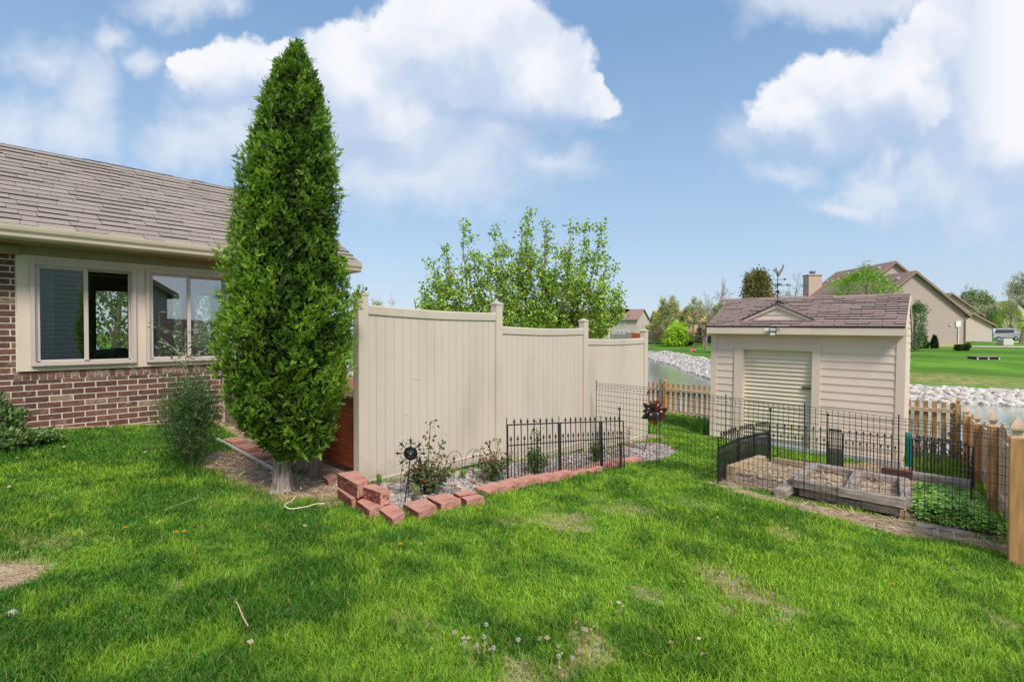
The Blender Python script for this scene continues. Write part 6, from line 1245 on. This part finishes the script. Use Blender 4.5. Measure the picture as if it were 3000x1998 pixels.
hoop(G(1330,1408),.25,.30,R(6),'wire hoop edging with black star right of the big rose bush'); hoop(G(1386,1398),.25,.30,R(4),'wire hoop edging with black star left of the red-leaved rose'); hoop(G(1225,1440),.24,.28,R(8),'wire hoop edging half hidden behind the sun-face stake'); hoop(G(1470,1396),.2,.26,R(5),'wire hoop edging at the left end of the black finial panels')
q=G(1176,1470); cs=thing('curved_rod','thin curved wire rod left of the sun-face stake','rod',q); m=MB(); m.tube([(0,0,0),(-.004,.01,.14),(.01,.02,.22),(.04,.04,.30)],.0025,5); m.build('rod',m_wire,cs)
# little rusty flower stake by the wire fence
q=G(1841,1352); fs_=thing('flower_stake','small dark metal flower stake right of the black border panels','ornament',q); m=MB(); m.tube([(0,0,0),(.005,0,.30)],.004,5); m.build('stake',m_blackm,fs_); m=MB(); rs=np.random.RandomState(3)
for k in range(16): a=rs.rand()*6.28; z=.26+.20*rs.rand(); m.tube([(.005,0,z),(.005+math.cos(a)*.025,math.sin(a)*.025,z+.03),(.005+math.cos(a)*.04,math.sin(a)*.04,z+.015)],.003,4)
m.build('petals',simple('dark_patina',(.06,.07,.05)),fs_)
# big metal flower on a leaning stake
q=np.array([8.02,4.02,0]); q=G(1886,1322); D_=float(q@FW); fl_=thing('metal_flower','large dark red metal flower ornament on a leaning black stake by the last vinyl post','ornament',q); hd_=PD(1914,1205,D_)-q
m=MB(); m.tube([(0,0,-.02),tuple(hd_*.97)],.007,6); m.build('stake',m_blackm,fl_)
m_red=M('dark_red_metal',(.20,.035,.025),.28,.2,8,metal=.5); m_blk2=M('petal_black',(.03,.022,.02),.3,.2,8,metal=.5)
for k in range(11):
    a=k*6.283/11+.2; L=.17 if k%2 else .215; m=MB(); vs=[]; nL=7
    for i in range(nL):
        s=i/(nL-1); rr=L*s; wd=.055*math.sin(math.pi*min(s*.85+.15,1))+.004; cu=.05*math.sin(s*2.6)
        for sg in (-1,0,1): pt=Vector([float(v) for v in hd_])+rt_*(math.cos(a)*rr-math.sin(a)*wd*sg)+upz*(math.sin(a)*rr+math.cos(a)*wd*sg)+fr_*(cu+abs(sg)*.012); vs.append(tuple(pt))
    m.add(vs,[(i*3+j,i*3+j+1,(i+1)*3+j+1,(i+1)*3+j) for i in range(nL-1) for j in range(2)]); o=m.build('petal',m_red if (k%3!=0 and math.cos(a)>-.35) else m_blk2,fl_,smooth=True); md=o.modifiers.new('solid','SOLIDIFY'); md.thickness=.003
q=PD(1899,1152,D_+.3); bf_=thing('bird_ornament','tiny dark bird ornament clipped to the last vinyl post','ornament',q); m=MB(); m.lathe((0,0,0),[(0,-.03),(.014,-.015),(.018,0),(.010,.02),(.004,.045)],8,None,0,(.5,-.7,.3)); m.lathe((.012,-.018,.020),[(0,-.010),(.009,0),(0,.011)],8); m.build('body',m_blackm,bf_,smooth=True); m=MB(); m.tube([(0,0,-.01),(-.10,.06,-.03)],.003,5); m.build('clip',m_blackm,bf_)
# teal thing at the shed corner, plastic edging curl
q=G(2661,1366); tl=thing('teal_rail','upright teal plastic sled leaning at the right corner of the shed','sled',(q[0]+.0,q[1],q[2]),R(35)); 
for k,x in enumerate((-.045,.045)): m=MB(); m.box((x,0,.28),(.06,.03,.56),(0,.03,0)); m.build('runner',simple('teal_plastic',(.0,.28,.26),.35) if k==0 else bpy.data.materials['teal_plastic'],tl,bevel=.012)
m=MB(); m.bx(-.04,.04,.0,.012,.06,.5); m.build('web',bpy.data.materials['teal_plastic'],tl)
# twine bits, hose end on lawn
def cord(name,label,px,r,mat,cat,lift=.03):
    P=[G(x,y) for x,y in px]; m=MB(); pp=[]
    for i in range(len(P)-1):
        for s in (0,.33,.66): pp.append(P[i]*(1-s)+P[i+1]*s)
    pp.append(P[-1]); pp=[p+np.array([0,0,lift+.006*math.sin(i*1.3)]) for i,p in enumerate(pp)]
    for _ in range(2): pp=[pp[0]]+[(pp[i-1]+2*pp[i]+pp[i+1])/4 for i in range(1,len(pp)-1)]+[pp[-1]]
    m.tube([tuple(p) for p in pp],r,6); o=m.build(name,mat); return tag(o,label,cat)
cord('cable','pale yellow cord curling out of the grass below the evergreen',[(866,1470),(858,1482),(838,1492),(831,1499),(842,1506),(866,1508),(900,1500),(930,1492),(952,1491)],.0042,simple('pale_cord',(.72,.66,.42)),'cord',.045)
cord('cane','long dry cane lying on the dirt below the wire fence',[(2310,1448),(2350,1449),(2400,1470),(2470,1500)],.006,simple('straw_cane',(.55,.43,.28)),'stick',.02)
cord('cane','dry forked cane lying near the strawberry patch below the wire fence',[(2530,1490),(2560,1506),(2600,1524),(2680,1536),(2760,1548)],.005,bpy.data.materials['straw_cane'],'stick',.02)
cord('twig','pale dry twig lying across the grass left of the lawn centre',[(693,1798),(708,1834),(727,1876)],.0028,bpy.data.materials['straw_cane'],'twig',.06)
cord('grass_stem','long pale grass stem lying on the lawn left of the evergreen trunk',[(482,1520),(510,1505),(576,1484)],.0022,simple('pale_stem',(.30,.42,.16)),'twig',.06)
cord('hose','thin green hose coming out along the foot of the wire fence',[(2015,1385),(2050,1392),(2085,1385),(2100,1376)],.006,simple('hose_tan',(.40,.42,.24)),'hose',.02)
# dandelions
def dandelion(x,y,kind,label):
    q=G(x,y); t=thing('dandelion' ,label,'flower',q,0,'dandelions in the lawn'); hh=.055; m=MB(); m.tube([(0,0,0),(.003,.002,hh)],.0016,4); m.build('stem',simple('dan_stem',(.25,.3,.1)) if 'dan_stem' not in bpy.data.materials else bpy.data.materials['dan_stem'],t)
    rs=np.random.RandomState(int(x)); n=90 if kind=='y' else 130; d=rs.randn(n,3); d/=np.linalg.norm(d,axis=1,keepdims=True)
    if kind=='y': d[:,2]=np.abs(d[:,2])*.5+.15; cols_=np.tile([.85,.52,.01],(n,1)); L=.014
    else: cols_=np.tile([.62,.60,.54],(n,1)); L=.011
    leaf_mesh('flower_head',np.tile([.003,.002,hh],(n,1)),d,np.full(n,L),cols_,t,int(y),asp=.35 if kind=='y' else .28)
for x,y,lb in ((514,1586,'yellow dandelion, left one on the left lawn'),(366,1572,'yellow dandelion farthest left on the lawn'),(538,1584,'small dull dandelion right beside a yellow one on the left lawn'),(1408,1512,'yellow dandelion below the red edging blocks'),(1174,1620,'yellow dandelion in the middle of the lawn'),(1040,1480,'yellow dandelion at the foot of the dark red block'),(1845,1448,'tiny yellow dandelion on the far lawn near the wire fence'),(2615,1738,'pale yellow dandelion on the right lawn')): dandelion(x,y,'y',lb)
for i,(x,y,lb) in enumerate(((1424,1864,'white dandelion clock, topmost of the front cluster'),(1330,1888,'white dandelion clock at the left of the front cluster'),(1360,1920,'white dandelion clock left of centre in the front cluster'),(1398,1926,'white dandelion clock in the middle of the front cluster'),(1418,1902,'white dandelion clock just below the topmost one'),(1445,1935,'white dandelion clock right of centre in the front cluster'),(1518,1910,'white dandelion clock alone between the two clusters'),(1636,1960,'white dandelion clock low in the right cluster'),(1708,1876,'white dandelion clock at the top of the right cluster'),(1678,1966,'white dandelion clock lowest right of the front lawn'))): dandelion(x,y,'w',lb)
# dry leaves on the lawn
rs=np.random.RandomState(8); cl=[(1640,1925),(1715,1870),(1650,1990),(1400,1915),(1810,1800),(2010,1720),(1570,1900),(2140,1740)]; C=[]
for x,y in cl:
    for k in range(6): q=G(x+rs.randn()*26,min(y+rs.randn()*12,2060)); C.append(q+np.array([0,0,.03+.02*rs.rand()]))
for k in range(90): 
    D_=2+8*rs.rand(); o_=rs.rand()*2-1; u,v=D_*(FW[0]+o_*RT[0]),D_*(FW[1]+o_*RT[1])
    if v<7 and not(u>2.2 and v>3.5): C.append(np.array([u,v,h1(u,v)+.045]))
C=np.array(C); o=leaf_mesh('dry_leaves',C,rs.randn(len(C),3)*np.array([1,1,.3]),.014+.022*rs.rand(len(C)),pal(rs,len(C),(.36,.24,.13),(.56,.44,.28)),None,4,asp=.7,droop=.3); tag(o,'scattered dry tan leaves lying in the lawn','leaf litter',kind='stuff')
q=PZ(35,1860,.12); m=MB(); o=stones('lawn_stone',np.array([[q[0],q[1],h1(q[0],q[1])+.012]]),np.array([.028]),np.array([[.34,.34,.27]]),m_stone,3,ico2v,ico2f,.15,True); tag(o,'pale stone in the grass near the bottom left corner','stone')
q=G(2303,1558); o=stones('lawn_stone',np.array([[q[0],q[1],q[2]+.03]]),np.array([.018]),np.array([[.36,.31,.25]]),m_stone,5,ico2v,ico2f,.15,True); tag(o,'small tan stone in the lawn in front of the raised beds','stone')
tree('green_tree','leafy tree behind the sunroom seen through its windows',330,17,690,93,'blob',420,group='trees behind the house and vinyl fence',leafc=((.16,.22,.06),(.36,.38,.18)),dens=.7,ls=.16,trunk_h=.2)
tree('green_tree','second leafy tree behind the sunroom seen through its right window',545,19,720,94,'blob',300,group='trees behind the house and vinyl fence',leafc=((.12,.22,.05),(.28,.38,.14)),dens=.6,ls=.16,trunk_h=.2)
# ================================================================= what the windows mirror: the yard on the near side
NB,_,_=gable_house('neighbour_house','grey-sided neighbour house standing behind the photographer',3,24,R(-60),9,9,-.6,3.6,.5,simple('grey_siding',(.34,.34,.32)),simple('grey_roof',(.14,.13,.13)),group=None)
NB.location=(3.5,-15,0); NB.rotation_euler=(0,0,R(-110))
